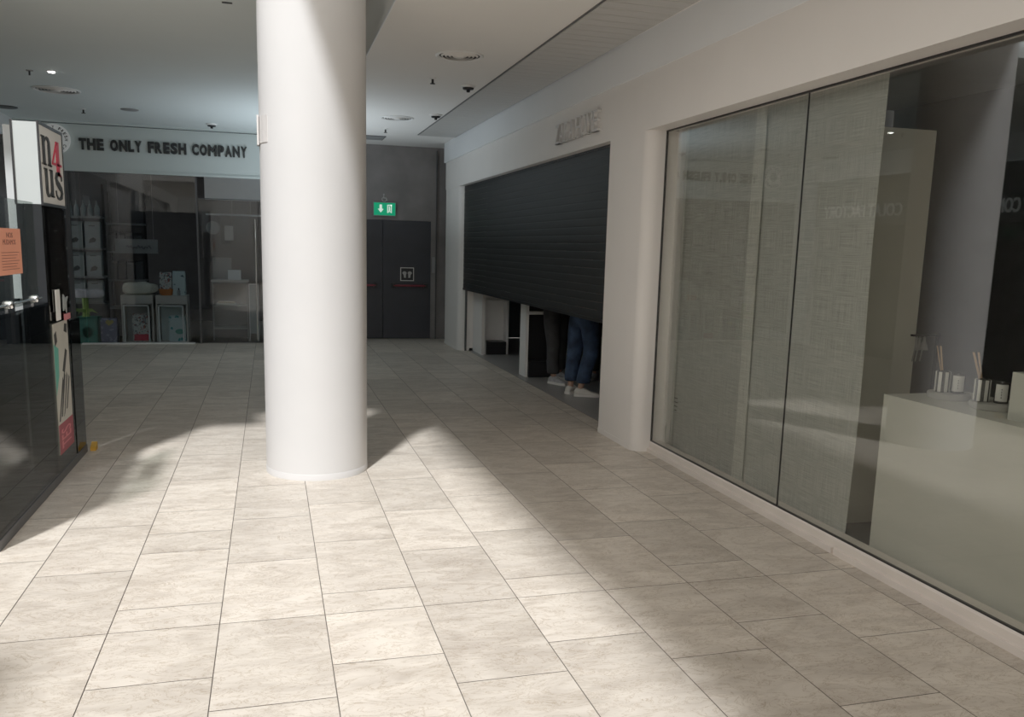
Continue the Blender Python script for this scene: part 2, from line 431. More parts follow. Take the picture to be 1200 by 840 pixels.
prism(bm, [(XF - 0.006, 7.04)] + arc(XF + 0.10, 6.36, 0.106, PI, 1.5 * PI) + [(2.955, 6.254), (2.955, 7.04)], 0.0, 0.042)
prism(bm, [(XF + 0.004, 14.2)] + arc(XF + 0.13, 13.25, 0.126, PI, 1.5 * PI) + [(3.0, 13.124), (3.0, 14.2)], 0.0, 0.042)
struct('baseboard_right', bm, M['wall'], smooth=True)

# ------------------------------------------------------------------ COLUMN
col = thing('round_column', 'tall thick white round column rising from the sunlit stone floor', 'column', (0.305, 6.18, 0))
cc = (0.305, 6.18, 0)
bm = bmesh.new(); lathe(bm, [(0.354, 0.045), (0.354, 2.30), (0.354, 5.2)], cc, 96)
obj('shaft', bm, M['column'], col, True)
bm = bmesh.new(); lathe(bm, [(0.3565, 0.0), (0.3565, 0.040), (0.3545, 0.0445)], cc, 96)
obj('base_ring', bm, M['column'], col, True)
bm = bmesh.new()                                  # bent cover plate low on the left flank
pts = [(0.305 + 0.359 * math.cos(a), 6.18 + 0.359 * math.sin(a)) for a in [math.radians(v) for v in (172, 180, 188, 196, 204, 212)]]
pin = [(0.305 + 0.350 * math.cos(a), 6.18 + 0.350 * math.sin(a)) for a in [math.radians(v) for v in (212, 204, 196, 188, 180, 172)]]
prism(bm, pts + pin, 2.245, 2.415)
bx(bm, -0.062, -0.05, 6.10, 6.20, 2.235, 2.425)
obj('cover_plate', bm, mat('cover_plate', (0.60, 0.575, 0.56), 0.5), col)

# no second column built; the added near left slab shades that corner
col2 = None

# ------------------------------------------------------------------ END WALL with double door
struct('wall_end', B((0.95, 2.66, 14.9, 15.1, 2.03, ZC), (2.70, 3.4, 14.9, 15.1, 0, ZC), (0.95, 2.70, 14.96, 15.1, 0, 2.03), (2.66, 2.70, 14.9, 15.1, 2.03, ZC), (0.95, 1.0, 14.3, 14.9, 0, ZC)), M['concrete'])
struct('trim_5', B((2.78, 2.795, 14.86, 14.9, 0, ZC - 0.05)), M['darkgrey'])
dr = sroot('door_1')
for x0, x1 in ((1.0, 1.863), (1.869, 2.698)):
    leaf = obj('door_leaf', bev(B((x0, x1, 14.905, 14.955, 0.01, 2.025)), 0.004, 1), M['door'], dr)
    a, b = (x0 + 0.10, x1 - 0.12) if x0 < 1.5 else (x0 + 0.18, x1 - 0.09)
    bm = bmesh.new(); tube(bm, [(a, 14.86, 0.925), (b, 14.86, 0.925)], 0.017, 10)
    obj('push_bar', bm, M['red'], leaf, True)
    obj('bar_bracket', B((a - 0.03, a + 0.03, 14.845, 14.905, 0.885, 0.965), (b - 0.03, b + 0.03, 14.845, 14.905, 0.885, 0.965)), M['black'], leaf)

# emergency exit sign
ex = thing('exit_sign', 'lit green emergency exit sign with white arrow above the dark door', 'exit sign', (1.89, 14.87, 2.10))
obj('housing', bev(B((1.700, 2.085, 14.85, 14.9, 2.092, 2.322)), 0.006, 1), M['midgrey'], ex)
obj('face', B((1.712, 2.073, 14.842, 14.8495, 2.104, 2.310)), M['green_sign'], ex)
o_, U, V, N = (1.712, 14.8415, 2.104), (1, 0, 0), (0, 0, 1), (0, -1, 0)
obj('arrow', poly_bm([[(0.095, 0.175), (0.095, 0.105), (0.065, 0.105), (0.115, 0.045), (0.165, 0.105), (0.135, 0.105), (0.135, 0.175)]], o_, U, V, N, 0.002), M['white_sign'], ex)
obj('doorway_symbol', poly_bm([[(0.225, 0.04), (0.225, 0.175), (0.30, 0.175), (0.30, 0.16), (0.24, 0.16), (0.24, 0.04)], [(0.30, 0.175), (0.285, 0.175), (0.285, 0.04), (0.30, 0.04)], circ(0.262, 0.135, 0.012, 12), [(0.252, 0.12), (0.275, 0.12), (0.272, 0.085), (0.28, 0.05), (0.268, 0.05), (0.262, 0.08), (0.252, 0.05), (0.243, 0.05), (0.252, 0.085)]], o_, U, V, N, 0.002), M['white_sign'], ex)

# wheelchair pictogram above it
bm = poly_bm([circ(0.055, 0.125, 0.013, 12), [(0.048, 0.11), (0.062, 0.11), (0.062, 0.06), (0.048, 0.06)], [(0.05, 0.074), (0.05, 0.06), (0.09, 0.06), (0.105, 0.02), (0.118, 0.024), (0.10, 0.074)]], (1.83, 14.9, 2.325), U, V, N, 0.004)
for i in range(18):
    a0, a1 = math.radians(120 + i * 14), math.radians(120 + (i + 1) * 14)
    q = [(0.062 + r * math.cos(a), 0.045 + r * math.sin(a)) for r, a in ((0.042, a0), (0.042, a1), (0.031, a1), (0.031, a0))]
    b2 = poly_bm([q], (1.83, 14.9, 2.325), U, V, N, 0.004); me = bpy.data.meshes.new('t'); b2.to_mesh(me); b2.free(); bm.from_mesh(me); bpy.data.meshes.remove(me)
tag(obj('wheelchair_pictogram', bm, M['greymark']), 'grey wheelchair symbol on concrete just above the green exit sign', 'symbol')

# toilet / door pictogram plate
wc = thing('door_pictogram', 'small black square plate with two white figures on the dark door', 'sign', (2.287, 14.9, 1.01))
obj('plate', B((2.170, 2.405, 14.896, 14.9045, 1.005, 1.235)), M['black'], wc)
o_ = (2.170, 14.8955, 1.005)
obj('border', poly_bm([[(0, 0), (0.235, 0), (0.235, 0.012), (0, 0.012)], [(0, 0.218), (0.235, 0.218), (0.235, 0.23), (0, 0.23)], [(0, 0), (0.012, 0), (0.012, 0.23), (0, 0.23)], [(0.223, 0), (0.235, 0), (0.235, 0.23), (0.223, 0.23)]], o_, U, V, N, 0.002), M['label'], wc)
obj('figure', poly_bm([circ(0.072, 0.135, 0.036, 16, 0.8), [(0.05, 0.125), (0.10, 0.125), (0.094, 0.075), (0.10, 0.055), (0.06, 0.055), (0.062, 0.075)]], o_, U, V, N, 0.002), M['greymark'], wc)
obj('figure', poly_bm([circ(0.163, 0.135, 0.036, 16, 0.8), [(0.135, 0.125), (0.185, 0.125), (0.173, 0.075), (0.175, 0.055), (0.135, 0.055), (0.141, 0.075)]], o_, U, V, N, 0.002), M['greymark'], wc)
tag(obj('wall_switch_plate', B((2.725, 2.772, 14.885, 14.9, 1.15, 1.42), (2.735, 2.762, 14.88, 14.886, 1.20, 1.26), (2.735, 2.762, 14.88, 14.886, 1.31, 1.37)), M['midgrey']), 'narrow grey switch plate on the concrete right of the dark door', 'switch')

# ------------------------------------------------------------------ SHUTTERED SHOP
sh = thing('roller_shutter', 'black slatted roller shutter lowered to thigh height in the shop doorway', 'shutter', (2.90, 10.1, 0.955))
bm = bmesh.new()
z = 0.985
while z < 2.56:
    prof = [(2.8955, z), (2.8935, z + 0.010), (2.893, z + 0.037), (2.8935, z + 0.066), (2.8955, z + 0.0755)]
    lo = [bm.verts.new((px, 7.0, pz)) for px, pz in prof]; hi = [bm.verts.new((px, 13.14, pz)) for px, pz in prof]
    for i in range(4): bm.faces.new((lo[i], lo[i + 1], hi[i + 1], hi[i]))
    z += 0.0762
obj('slat_curtain', bm, M['shutter'], sh)
obj('bottom_bar', bev(B((2.882, 2.915, 7.05, 13.12, 0.955, 0.986)), 0.004, 1), M['black'], sh)
obj('guide_rail', B((2.925, 2.955, 13.105, 13.13, 0, 2.54)), M['darkgrey'], sh)
obj('guide_rail', B((2.925, 2.955, 7.042, 7.06, 0, 2.54)), M['darkgrey'], sh)

# embossed white shop name
base = thing('shop_sign', 'white raised shop lettering on the white header above the black shutter', 'sign', (XF, 7.86, 2.62))
Y0, Wd = 8.45, 1.18
cells = []
names = 'ZARA HOME'; wid = {'Z': 0.13, 'A': 0.135, 'R': 0.135, ' ': 0.05, 'H': 0.14, 'O': 0.14, 'M': 0.165, 'E': 0.115}
tot = sum(wid[c] for c in names); yy = Y0
for ch in names:
    w = wid[ch] * Wd / tot
    if ch != ' ':
        bm = text_bm(ch, w * 0.9, 0.185, 0.035, 0.0, origin=(XF, yy, 2.635), u=(0, -1, 0), v=(0, 0, 1), n=(-1, 0, 0))
        if ch in 'AHMRZE':           # slab serifs
            bx(bm, XF - 0.035, XF, yy - w * 0.9, yy, 2.635, 2.645) if ch in 'ZE' else [bx(bm, XF - 0.035, XF, yy - w * 0.93, yy - w * 0.58, 2.635, 2.645), bx(bm, XF - 0.035, XF, yy - w * 0.34, yy + w * 0.03, 2.635, 2.645)]
        obj('letter', bm, M['letter_white'], base)
    yy -= w

# interior of that shop
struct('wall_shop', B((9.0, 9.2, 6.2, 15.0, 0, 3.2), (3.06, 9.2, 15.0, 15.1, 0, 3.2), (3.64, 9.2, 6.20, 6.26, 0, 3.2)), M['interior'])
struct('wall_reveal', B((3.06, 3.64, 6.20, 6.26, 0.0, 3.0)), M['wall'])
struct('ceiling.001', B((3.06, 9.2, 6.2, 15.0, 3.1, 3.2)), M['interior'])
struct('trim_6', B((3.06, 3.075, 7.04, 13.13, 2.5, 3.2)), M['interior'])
# white wall return just inside the far jamb
struct('wall_return', B((3.062, 3.11, 12.55, 13.14, 0.0, 2.5)), M['wall'])

def gondola(x0, x1, y0, y1, h, label, back):
    t = thing('display_gondola', label, 'display stand', ((x0 + x1) / 2, (y0 + y1) / 2, 0), 'display stands inside the shuttered shop')
    obj('side_panel', bev(B((x0, x0 + 0.035, y0, y1, 0.0, h)), 0.003, 1), M['white'], t)
    obj('side_panel', bev(B((x1 - 0.035, x1, y0, y1, 0.0, h)), 0.003, 1), M['white'], t)
    obj('back_panel', B((x0 + 0.035, x1 - 0.035, (y0 + y1) / 2, (y0 + y1) / 2 + 0.02, 0.2, h - 0.06)), back, t)
    obj('shelf', bev(B((x0 + 0.03, x1 - 0.03, y0 + 0.01, y1 - 0.01, 0.79, 0.825)), 0.003, 1), M['white'], t)
    obj('top', bev(B((x0 + 0.03, x1 - 0.03, y0 + 0.005, y1 - 0.005, h - 0.08, h - 0.04)), 0.003, 1), M['white'], t)
    obj('kick_box', bev(B((x0 + 0.04, x1 - 0.04, y0 - 0.03, y1 - 0.05, 0.0, 0.195)), 0.003, 1), M['black'], t)
    return t
gondola(3.09, 3.58, 10.32, 10.58, 0.98, 'white edged dark fronted display stand left of the standing people', M['black'])
gondola(3.112, 3.50, 12.62, 12.98, 0.98, 'pale panelled display stand on a dark base by the far jamb', M['white'])

# ------------------------------------------------------------------ PEOPLE (seen below the shutter)
def skin(name, V_, E_, R_, m, parent, lv=2):
    me = bpy.data.meshes.new(name); me.from_pydata([tuple(v) for v in V_], E_, [])
    o = bpy.data.objects.new(name, me); C.objects.link(o)
    md = o.modifiers.new('s', 'SKIN'); md.use_smooth_shade = True; md.branch_smoothing = 0.6
    for i, r in enumerate(R_):
        s = me.skin_vertices[0].data[i]; s.radius = (r, r) if not isinstance(r, tuple) else r; s.use_root = (i == 0)
    sd = o.modifiers.new('d', 'SUBSURF'); sd.levels = lv; sd.render_levels = lv
    dg = bpy.context.evaluated_depsgraph_get()
    m2 = bpy.data.meshes.new_from_object(o.evaluated_get(dg)); bpy.data.objects.remove(o)
    for p in m2.polygons: p.use_smooth = True
    m2.name = name; m2.materials.clear(); m2.materials.append(m)
    n = bpy.data.objects.new(name, m2); C.objects.link(n)
    base_ = parent
    if parent is not None: n.parent = parent
    return n

def shoe(P, ang, m, sole_m, name, parent, L=0.275):
    """P = ground point under the heel; ang = heading; built in the person's local frame"""
    c, s = math.cos(ang), math.sin(ang)
    st = [(0.0, 0.030, 0.070), (0.015, 0.036, 0.090), (0.06, 0.038, 0.098), (0.10, 0.038, 0.094), (0.14, 0.041, 0.080), (0.18, 0.045, 0.064), (0.22, 0.044, 0.052), (0.25, 0.036, 0.045), (0.272, 0.020, 0.034)]
    def ring(bm, x, w, h, z0, n=16, flat=False):
        r = []
        for k in range(n):
            a = 2 * PI * k / n; yy = w * math.cos(a); zz = z0 + (h - z0) * (0.5 + 0.5 * math.sin(a)) if not flat else 0
            e = 0.75
            yy = w * math.copysign(abs(math.cos(a)) ** e, math.cos(a))
            r.append(bm.verts.new((P[0] + x * c - yy * s, P[1] + x * s + yy * c, zz)))
        return r
    bm = bmesh.new(); rs = [ring(bm, x, w, h, 0.018) for x, w, h in st]
    for a, b in zip(rs, rs[1:]):
        for i in range(16): bm.faces.new((a[i], a[(i + 1) % 16], b[(i + 1) % 16], b[i]))
    bm.faces.new(rs[0]); bm.faces.new(rs[-1][::-1])
    up = bm
    so = bmesh.new()
    outl = [(x - 0.004 if i == 0 else x + (0.006 if i == len(st) - 1 else 0), w + 0.005) for i, (x, w, h) in enumerate(st)]
    pts = [(P[0] + x * c - w * s, P[1] + x * s + w * c) for x, w in outl] + [(P[0] + x * c + w * s, P[1] + x * s - w * c) for x, w in reversed(outl)]
    prism(so, pts, 0.0, 0.028); bev(so, 0.004, 1)
    def loc(name_, b, mm, par):
        me = bpy.data.meshes.new(name_); bmesh.ops.recalc_face_normals(b, faces=b.faces); b.to_mesh(me); b.free(); me.materials.append(mm)
        for p in me.polygons: p.use_smooth = True
        me.set_sharp_from_angle(angle=0.7)
        o = bpy.data.objects.new(name_, me); C.objects.link(o); o.parent = par; return o
    u = loc(name, up, m, parent); loc('sole', so, sole_m, u)
    # laces
    lb = bmesh.new()
    for q in range(4):
        x = 0.115 + q * 0.019; h = 0.092 - q * 0.0085
        a = (P[0] + x * c - 0.02 * s, P[1] + x * s + 0.02 * c, h - 0.003); mid = (P[0] + x * c, P[1] + x * s, h + 0.004); b_ = (P[0] + x * c + 0.02 * s, P[1] + x * s - 0.02 * c, h - 0.003)
        tube(lb, [a, mid, b_], 0.003, 6)
    loc('laces', lb, sole_m, u)
    return u

def person(loc, head, feet, knees, label, pants, top, shoe_m, hem=0.13, pant_r=1.0, arm_bend=0.3, hip=0.93, sole_m=None, toes=(0.12, -0.12)):
    """feet / knees: two local (forward, left) pairs; everything in a local frame turned to heading"""
    t = thing('person', label, 'person', loc)
    c, s = math.cos(head), math.sin(head)
    def W(f, l, z): return Vector((f * c - l * s, f * s + l * c, z))
    V_, E_, R_ = [], [], []
    def add(p, r, par=None):
        V_.append(p); R_.append(r)
        if par is not None: E_.append((par, len(V_) - 1))
        return len(V_) - 1
    pel = add(W(0, 0, hip + 0.03), 0.13)
    sp = add(W(0.01, 0, 1.12), 0.115, pel); ch = add(W(0.02, 0, 1.32), 0.13, sp); nb = add(W(0.015, 0, 1.45), 0.06, ch)
    nk = add(W(0.03, 0, 1.52), 0.052, nb); hd = add(W(0.045, 0, 1.60), 0.085, nk); h2 = add(W(0.045, 0, 1.70), 0.088, hd); add(W(0.035, 0, 1.755), 0.05, h2)
    hands = []
    for sg in (1, -1):
        shd = add(W(0.015, sg * 0.17, 1.41), 0.06, ch); el = add(W(-0.01, sg * 0.225, 1.14), 0.042, shd)
        wr = add(W(0.10 + arm_bend * 0.3, sg * 0.22, 0.96 + arm_bend * 0.25), 0.027, el)
        pm = add(W(0.15 + arm_bend * 0.38, sg * 0.215, 0.92 + arm_bend * 0.25), (0.034, 0.02), wr)
        for k in range(4):
            L_ = (0.055, 0.065, 0.06, 0.045)[k]
            b0 = add(V_[pm] + W(0.03, sg * (0.018 - k * 0.016), -0.02 - 0.002 * k), 0.0095, pm)
            b1 = add(V_[b0] + W(L_ * 0.6, 0, -L_ * 0.55), 0.0085, b0); add(V_[b1] + W(L_ * 0.15, 0, -L_ * 0.5), 0.0075, b1)
        th = add(V_[wr] + W(0.045, -sg * 0.03, -0.01), 0.011, wr); add(V_[th] + W(0.035, -sg * 0.012, -0.02), 0.009, th)
    ank = []
    for i, sg in enumerate((1, -1)):
        hp = add(W(0, sg * 0.09, hip - 0.07), 0.085, pel)
        kn = add(W(knees[i][0], knees[i][1], 0.49), 0.055, hp)
        an = add(W(feet[i][0], feet[i][1], 0.085), 0.034, kn)
        add(W(feet[i][0] + 0.02, feet[i][1], 0.05), 0.034, an)
    skin('body', V_, E_, R_, M['skin'], t)
    # face
    def lo(name_, b, mm, par=t):
        me = bpy.data.meshes.new(name_); bmesh.ops.recalc_face_normals(b, faces=b.faces); b.to_mesh(me); b.free(); me.materials.append(mm)
        for p in me.polygons: p.use_smooth = True
        o = bpy.data.objects.new(name_, me); C.objects.link(o); o.parent = par; return o
    b = bmesh.new()
    bmesh.ops.create_uvsphere(b, u_segments=24, v_segments=14, radius=1)
    for v in list(b.verts):
        if v.co.z < -0.35 or (v.co.x > 0.45 and v.co.z < 0.45): b.verts.remove(v)
    for v in b.verts: v.co = W(0.03 + v.co.x * 0.108, v.co.y * 0.098, 1.685 + v.co.z * 0.118)
    lo('hair', b, M['hair'])
    for sg in (1, -1):
        b = bmesh.new(); bmesh.ops.create_uvsphere(b, u_segments=10, v_segments=8, radius=0.011)
        for v in b.verts: v.co = v.co + W(0.122, sg * 0.032, 1.655)
        lo('eye', b, M['eye'])
    # shirt
    Vs, Es, Rs = [W(0, 0, hip + 0.02), W(0.01, 0, 1.12), W(0.02, 0, 1.31), W(0.018, 0, 1.42)], [(0, 1), (1, 2), (2, 3)], [0.152, 0.135, 0.15, 0.09]
    for sg in (1, -1):
        k = len(Vs); Vs += [W(0.015, sg * 0.175, 1.40), W(-0.01, sg * 0.228, 1.14)]; Es += [(2, k), (k, k + 1)]; Rs += [0.078, 0.058]
    skin('top', Vs, Es, Rs, top, t)
    # trousers
    Vt, Et, Rt = [W(0, 0, hip + 0.0), W(0, 0, hip + 0.07)], [(0, 1)], [0.148, 0.142]
    for i, sg in enumerate((1, -1)):
        k = len(Vt); kx, ky = knees[i]; fx, fy = feet[i]
        f_ = (0.49 - hem) / (0.49 - 0.085)
        hx, hy = kx + (fx - kx) * f_, ky + (fy - ky) * f_
        mx, my = (kx + hx) / 2, (ky + hy) / 2
        Vt += [W(0, sg * 0.092, hip - 0.10), W(kx * 0.5, (sg * 0.095 + ky) / 2, (hip + 0.39) / 2), W(kx, ky, 0.49), W(mx - 0.01, my, (0.49 + hem) / 2), W(hx, hy, hem - 0.05)]
        Et += [(0, k), (k, k + 1), (k + 1, k + 2), (k + 2, k + 3), (k + 3, k + 4)]
        Rt += [0.108 * pant_r, 0.094 * pant_r, 0.078 * pant_r, 0.072 * pant_r, 0.074 * pant_r]
    tr_ = skin('trousers', Vt, Et, Rt, pants, t, 2)
    for v in tr_.data.vertices: v.co.z = max(v.co.z, hem)
    for i in range(2):
        fx, fy = feet[i]; A_ = W(fx, fy, 0); th_ = head + toes[i]; P = A_ - Vector((math.cos(th_), math.sin(th_), 0)) * 0.06; shoe((P.x, P.y), head + toes[i], shoe_m, sole_m or M['sole'], 'shoe', t)
    return t

hd2 = math.radians(25)
person((3.34, 8.93, 0), hd2, [(-0.035, 0.14), (-0.07, -0.05)], [(0.01, 0.13), (0.05, -0.09)], 'person in blue jeans and white sneakers standing nearest behind the shutter', M['jeans'], M['shirt'], M['shoe'], hem=0.15, pant_r=1.15, arm_bend=0.1, toes=(0.2, -0.85))
hd1 = math.atan2(-0.825, 0.565)
person((3.36, 9.98, 0), hd1, [(-0.06, 0.19), (0.143, -0.19)], [(0.0, 0.14), (0.09, -0.14)], 'person in charcoal trousers and grey trainers standing beside the dark display stand', M['trouser'], M['shirt2'], M['shoegrey'], hem=0.125, pant_r=1.15, arm_bend=0.3)
person((3.98, 9.95, 0), PI * 1.25, [(0.0, 0.09), (0.03, -0.09)], [(0.02, 0.09), (0.03, -0.09)], 'person in black trousers standing farthest back, half hidden by jeans', M['trouser'], M['shirt'], M['shoegrey'], hem=0.12, arm_bend=0.2)

# ------------------------------------------------------------------ DISPLAY WINDOW on the right
win = sroot('window_1')
XG = 2.957
for y0, y1 in ((4.430, 6.245), (2.602, 4.424), (0.78, 2.596), (-1.2, 0.774)):
    obj('pane', B((XG, XG + 0.004, y0, y1, 0.092, 2.515)), M['glass_window'], win)
for yj in (4.427, 2.599):
    obj('joint', B((XG - 0.002, XG + 0.006, yj - 0.003, yj + 0.003, 0.09, 2.517)), M['black'], win)
obj('gasket', B((XG - 0.003, XG + 0.012, -1.2, 6.245, 0.086, 0.094)), M['black'], win)
obj('gasket', B((XG - 0.003, XG + 0.012, -1.2, 6.245, 2.513, 2.524)), M['black'], win)
obj('gasket', B((XG - 0.003, XG + 0.012, 6.245, 6.256, 0.086, 2.524)), M['black'], win)
bm = bmesh.new()
def extY(bm, prof, y0, y1):
    lo = [bm.verts.new((px, y0, pz)) for px, pz in prof]; hi = [bm.verts.new((px, y1, pz)) for px, pz in prof]; n = len(prof)
    for i in range(n): bm.faces.new((lo[i], lo[(i + 1) % n], hi[(i + 1) % n], hi[i]))
    bm.faces.new(lo); bm.faces.new(hi[::-1])
extY(bm, [(2.946, 0.0), (2.946, 0.074), (2.953, 0.086), (3.05, 0.086), (3.05, 0.0)], -1.2, 6.254)
obj('sill', bm, M['sill'], win)
obj('sill_kick', B((2.926, 2.9455, 3.842, 6.254, 0.0, 0.034)), M['sill'], win)
obj('sill_kick', B((2.926, 2.9455, -1.2, 3.822, 0.0, 0.034)), M['sill'], win)

def drape(name, x, y0, y1, z0, z1, m, amp, ph, label):
    bm = bmesh.new(); nx, nz = 60, 24; g = []
    for j in range(nz + 1):
        row = []
        for i in range(nx + 1):
            v, w = i / nx, j / nz
            yy = y0 + (y1 - y0) * v
            edge = 0.012 * math.sin(w * 9 + ph) * (1 - 0.6 * w)
            xx = x + amp * (math.sin(v * 7 + ph) * (1 - 0.5 * w) + 0.4 * math.sin(v * 19 + w * 3))
            row.append(bm.verts.new((xx, yy + edge * (1 if v < 0.03 or v > 0.97 else 0), z0 + (z1 - z0) * w)))
        g.append(row)
    for j in range(nz):
        for i in range(nx): bm.faces.new((g[j][i], g[j][i + 1], g[j + 1][i + 1], g[j + 1][i]))
    o = obj(name, bm, m, smooth=True); tag(o, label, 'curtain')
    hb = bmesh.new(); hw = 0.035 if x > 3.08 else 0.13
    for j in range(nz + 1):
        w = j / nz; xx = x - 0.012 + amp * 0.6 * math.sin(ph + w * 2); ee = 0.012 * math.sin(w * 9 + ph) * (1 - 0.6 * w)
        hb.verts.new((xx, y1 + ee, z0 + (z1 - z0) * w)); hb.verts.new((xx, y1 - hw, z0 + (z1 - z0) * w))
    hb.verts.ensure_lookup_table()
    for j in range(nz): hb.faces.new([hb.verts[k] for k in (2 * j, 2 * j + 1, 2 * j + 3, 2 * j + 2)])
    obj('hem', hb, M['hem'], o)
    return o
drape('linen_panel', 3.10, 5.03, 6.18, 0.052, 2.75, M['linen'], 0.006, 0.4, 'greyish linen panel hanging behind the glass nearest the white pier')
drape('linen_panel', 3.065, 3.91, 5.13, 0.052, 2.75, M['linen2'], 0.006, 2.1, 'paler linen panel hanging behind the glass, its right edge free')
# curled corner and printed care text of the first panel
bm = bmesh.new()
for i in range(7):
    a = i / 6 * 1.4; bm.verts.new((3.06 - 0.05 * math.sin(a), 6.19 - 0.10 * (i / 6), 0.055)); bm.verts.new((3.06 - 0.04 * math.sin(a), 6.19 - 0.055 * (i / 6), 0.25 - 0.012 * i))
bm.verts.ensure_lookup_table()
for i in range(6): bm.faces.new([bm.verts[k] for k in (2 * i, 2 * i + 2, 2 * i + 3, 2 * i + 1)])
tag(obj('curled_paper', bm, M['label'], smooth=True), 'small pale curled paper corner low behind the glass by the pier', 'paper')
pn = thing('printed_note', 'four tiny dark printed lines on the linen edge by the pier', 'printed text', (3.087, 6.1, 0.36))
for i, (a, b) in enumerate(((0, 0.055), (0.004, 0.062), (0.0, 0.05), (0.006, 0.045))):
    z = 0.46 - i * 0.032
    obj('text_line', B((3.0868, 3.0878, 6.13 - b, 6.13 - a, z, z + 0.006)), M['ink'], pn)

# display interior
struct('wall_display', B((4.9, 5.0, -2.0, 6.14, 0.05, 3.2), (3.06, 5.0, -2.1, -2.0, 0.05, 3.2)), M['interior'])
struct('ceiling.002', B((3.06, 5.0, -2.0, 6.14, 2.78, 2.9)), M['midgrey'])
tag(obj('tall_panel', bev(B((3.14, 3.605, 4.15, 4.19, 0.05, 2.31)), 0.003, 1), M['beige']), 'tall beige free-standing panel behind the glass beside the linen', 'panel')
tag(obj('plinth', bev(B((3.085, 3.62, 1.9, 3.735, 0.05, 0.90)), 0.004, 1), M['plinth']), 'long cream display plinth standing right behind the shop glass', 'plinth')

def tray(x, y, label):
    bm = bmesh.new(); lathe(bm, [(0.103, 0.0), (0.107, 0.004), (0.107, 0.026), (0.103, 0.03)], (x, y, 0.90), 40, sx=0.9, sy=1.0)
    tag(obj('stone_tray', bm, M['tray'], smooth=True), label, 'tray', 'round trays on the plinth')
tray(3.345, 3.575, 'round grey stone tray nearer the beige panel on the cream plinth')
tray(3.335, 3.285, 'round grey stone tray beside the upright white box on the plinth')

def diffuser(x, y, label, lean):
    t = thing('reed_diffuser', label, 'reed diffuser', (x, y, 0.93), 'reed diffusers on the plinth')
    bm = bmesh.new()
    lathe(bm, [(0.0, 0), (0.034, 0.002), (0.034, 0.105), (0.012, 0.11), (0.010, 0.112)], (x, y, 0.93), 28)
    obj('bottle', bm, M['jar'], t, True)
    bm = bmesh.new()
    for k in range(7):
        a = 2 * PI * k / 7; w = 0.0075
        p = [(x + r * math.cos(b), y + r * math.sin(b)) for r, b in ((0.0335, a - w / 0.034), (0.0365, a - w / 0.034), (0.0365, a + w / 0.034), (0.0335, a + w / 0.034))]
        prism(bm, p, 0.934, 1.036)
    obj('silver_stripes', bm, M['label'], t)
    for i, (dx, dy) in enumerate(lean):
        bm = bmesh.new(); tube(bm, [(x + 0.003 * i, y, 0.98), (x + dx, y + dy, 1.165)], 0.0028, 6)
        obj('reed', bm, M['reed'], t)
    return t
diffuser(3.318, 3.595, 'striped reed diffuser on the tray nearer the beige panel', [(-0.03, 0.03), (-0.015, 0.025), (-0.022, 0.012)])
diffuser(3.305, 3.325, 'striped reed diffuser on the tray beside the white box', [(-0.045, 0.035), (-0.02, 0.03), (-0.042, 0.03), (-0.018, 0.026)])

def candle(x, y, label):
    t = thing('candle_jar', label, 'candle', (x, y, 0.93), 'candles on the plinth')
    bm = bmesh.new(); lathe(bm, [(0.029, 0.0), (0.031, 0.004), (0.031, 0.095), (0.029, 0.097), (0.012, 0.099), (0.010, 0.106), (0.0, 0.108)], (x, y, 0.93), 28)
    obj('jar', bm, M['jar'], t, True)
    bm = bmesh.new(); a0 = math.atan2(-y, -x)
    pts = [(x + 0.0318 * math.cos(a0 + d), y + 0.0318 * math.sin(a0 + d)) for d in [(-0.95 + 0.19 * i) for i in range(11)]]
    pin = [(x + 0.0305 * math.cos(a0 + d), y + 0.0305 * math.sin(a0 + d)) for d in [(0.95 - 0.19 * i) for i in range(11)]]
    prism(bm, pts + pin, 0.942, 1.022)
    obj('label', bm, M['label'], t)
    d = Vector((math.cos(a0), math.sin(a0), 0)); sd = Vector((-d.y, d.x, 0))
    bm = bmesh.new()
    for k in range(4):
        o = Vector((x, y, 0.957 + 0.013 * k)) + d * 0.0322
        q = [o + sd * 0.002, o - sd * 0.002, o - sd * 0.002 + Vector((0, 0, 0.006)), o + sd * 0.002 + Vector((0, 0, 0.006))]
        bm.faces.new([bm.verts.new(p) for p in q])
    obj('print', bm, M['ink'], t)
candle(3.370, 3.545, 'white labelled dark candle jar on the tray nearer the beige panel')
candle(3.360, 3.262, 'white labelled dark candle jar on the tray beside the white box')
t = thing('gift_box', 'upright pale box on the plinth at the right edge of the photo', 'box', (3.27, 2.94, 0.90))
obj('carton', bev(B((3.185, 3.36, 2.86, 3.045, 0.90, 1.115)), 0.003, 1), M['plinth'], t)
obj('print', B((3.24, 3.275, 3.0452, 3.0457, 1.05, 1.056)), M['midgrey'], t)
obj('print', B((3.25, 3.265, 3.0452, 3.0457, 0.99, 0.994)), M['midgrey'], t)
M['tassel'] = mat('tassel_cord', (0.30, 0.30, 0.29), 0.8)
for i, (x, y) in enumerate(((3.555, 4.08), (3.585, 4.09), (3.625, 4.10))):
    t = thing('tassel', ('grey cord tassel hanging nearest the beige panel', 'middle one of the three grey cord tassels', 'grey cord tassel with the fullest skirt, farthest from the beige panel')[i], 'tassel', (x, y, 1.03), 'tassels behind the plinth')
    bm = bmesh.new(); tube(bm, [(x - 0.018, y, 1.02), (x - 0.008, y, 1.09), (x, y, 1.165)], 0.004, 8); obj('cord', bm, M['tassel'], t)
    bm = bmesh.new(); lathe(bm, [(0.026 if i == 2 else 0.008, 0.0), (0.016 if i == 2 else 0.008, 0.035), (0.006, 0.06), (0.009, 0.07), (0.0, 0.08)], (x, y, 1.085), 14); obj('skirt', bm, M['tassel'], t, True)
t = thing('hanging_rail', 'dark slim rail the grey tassels hang from', 'rail', (3.66, 4.1, 0.05))
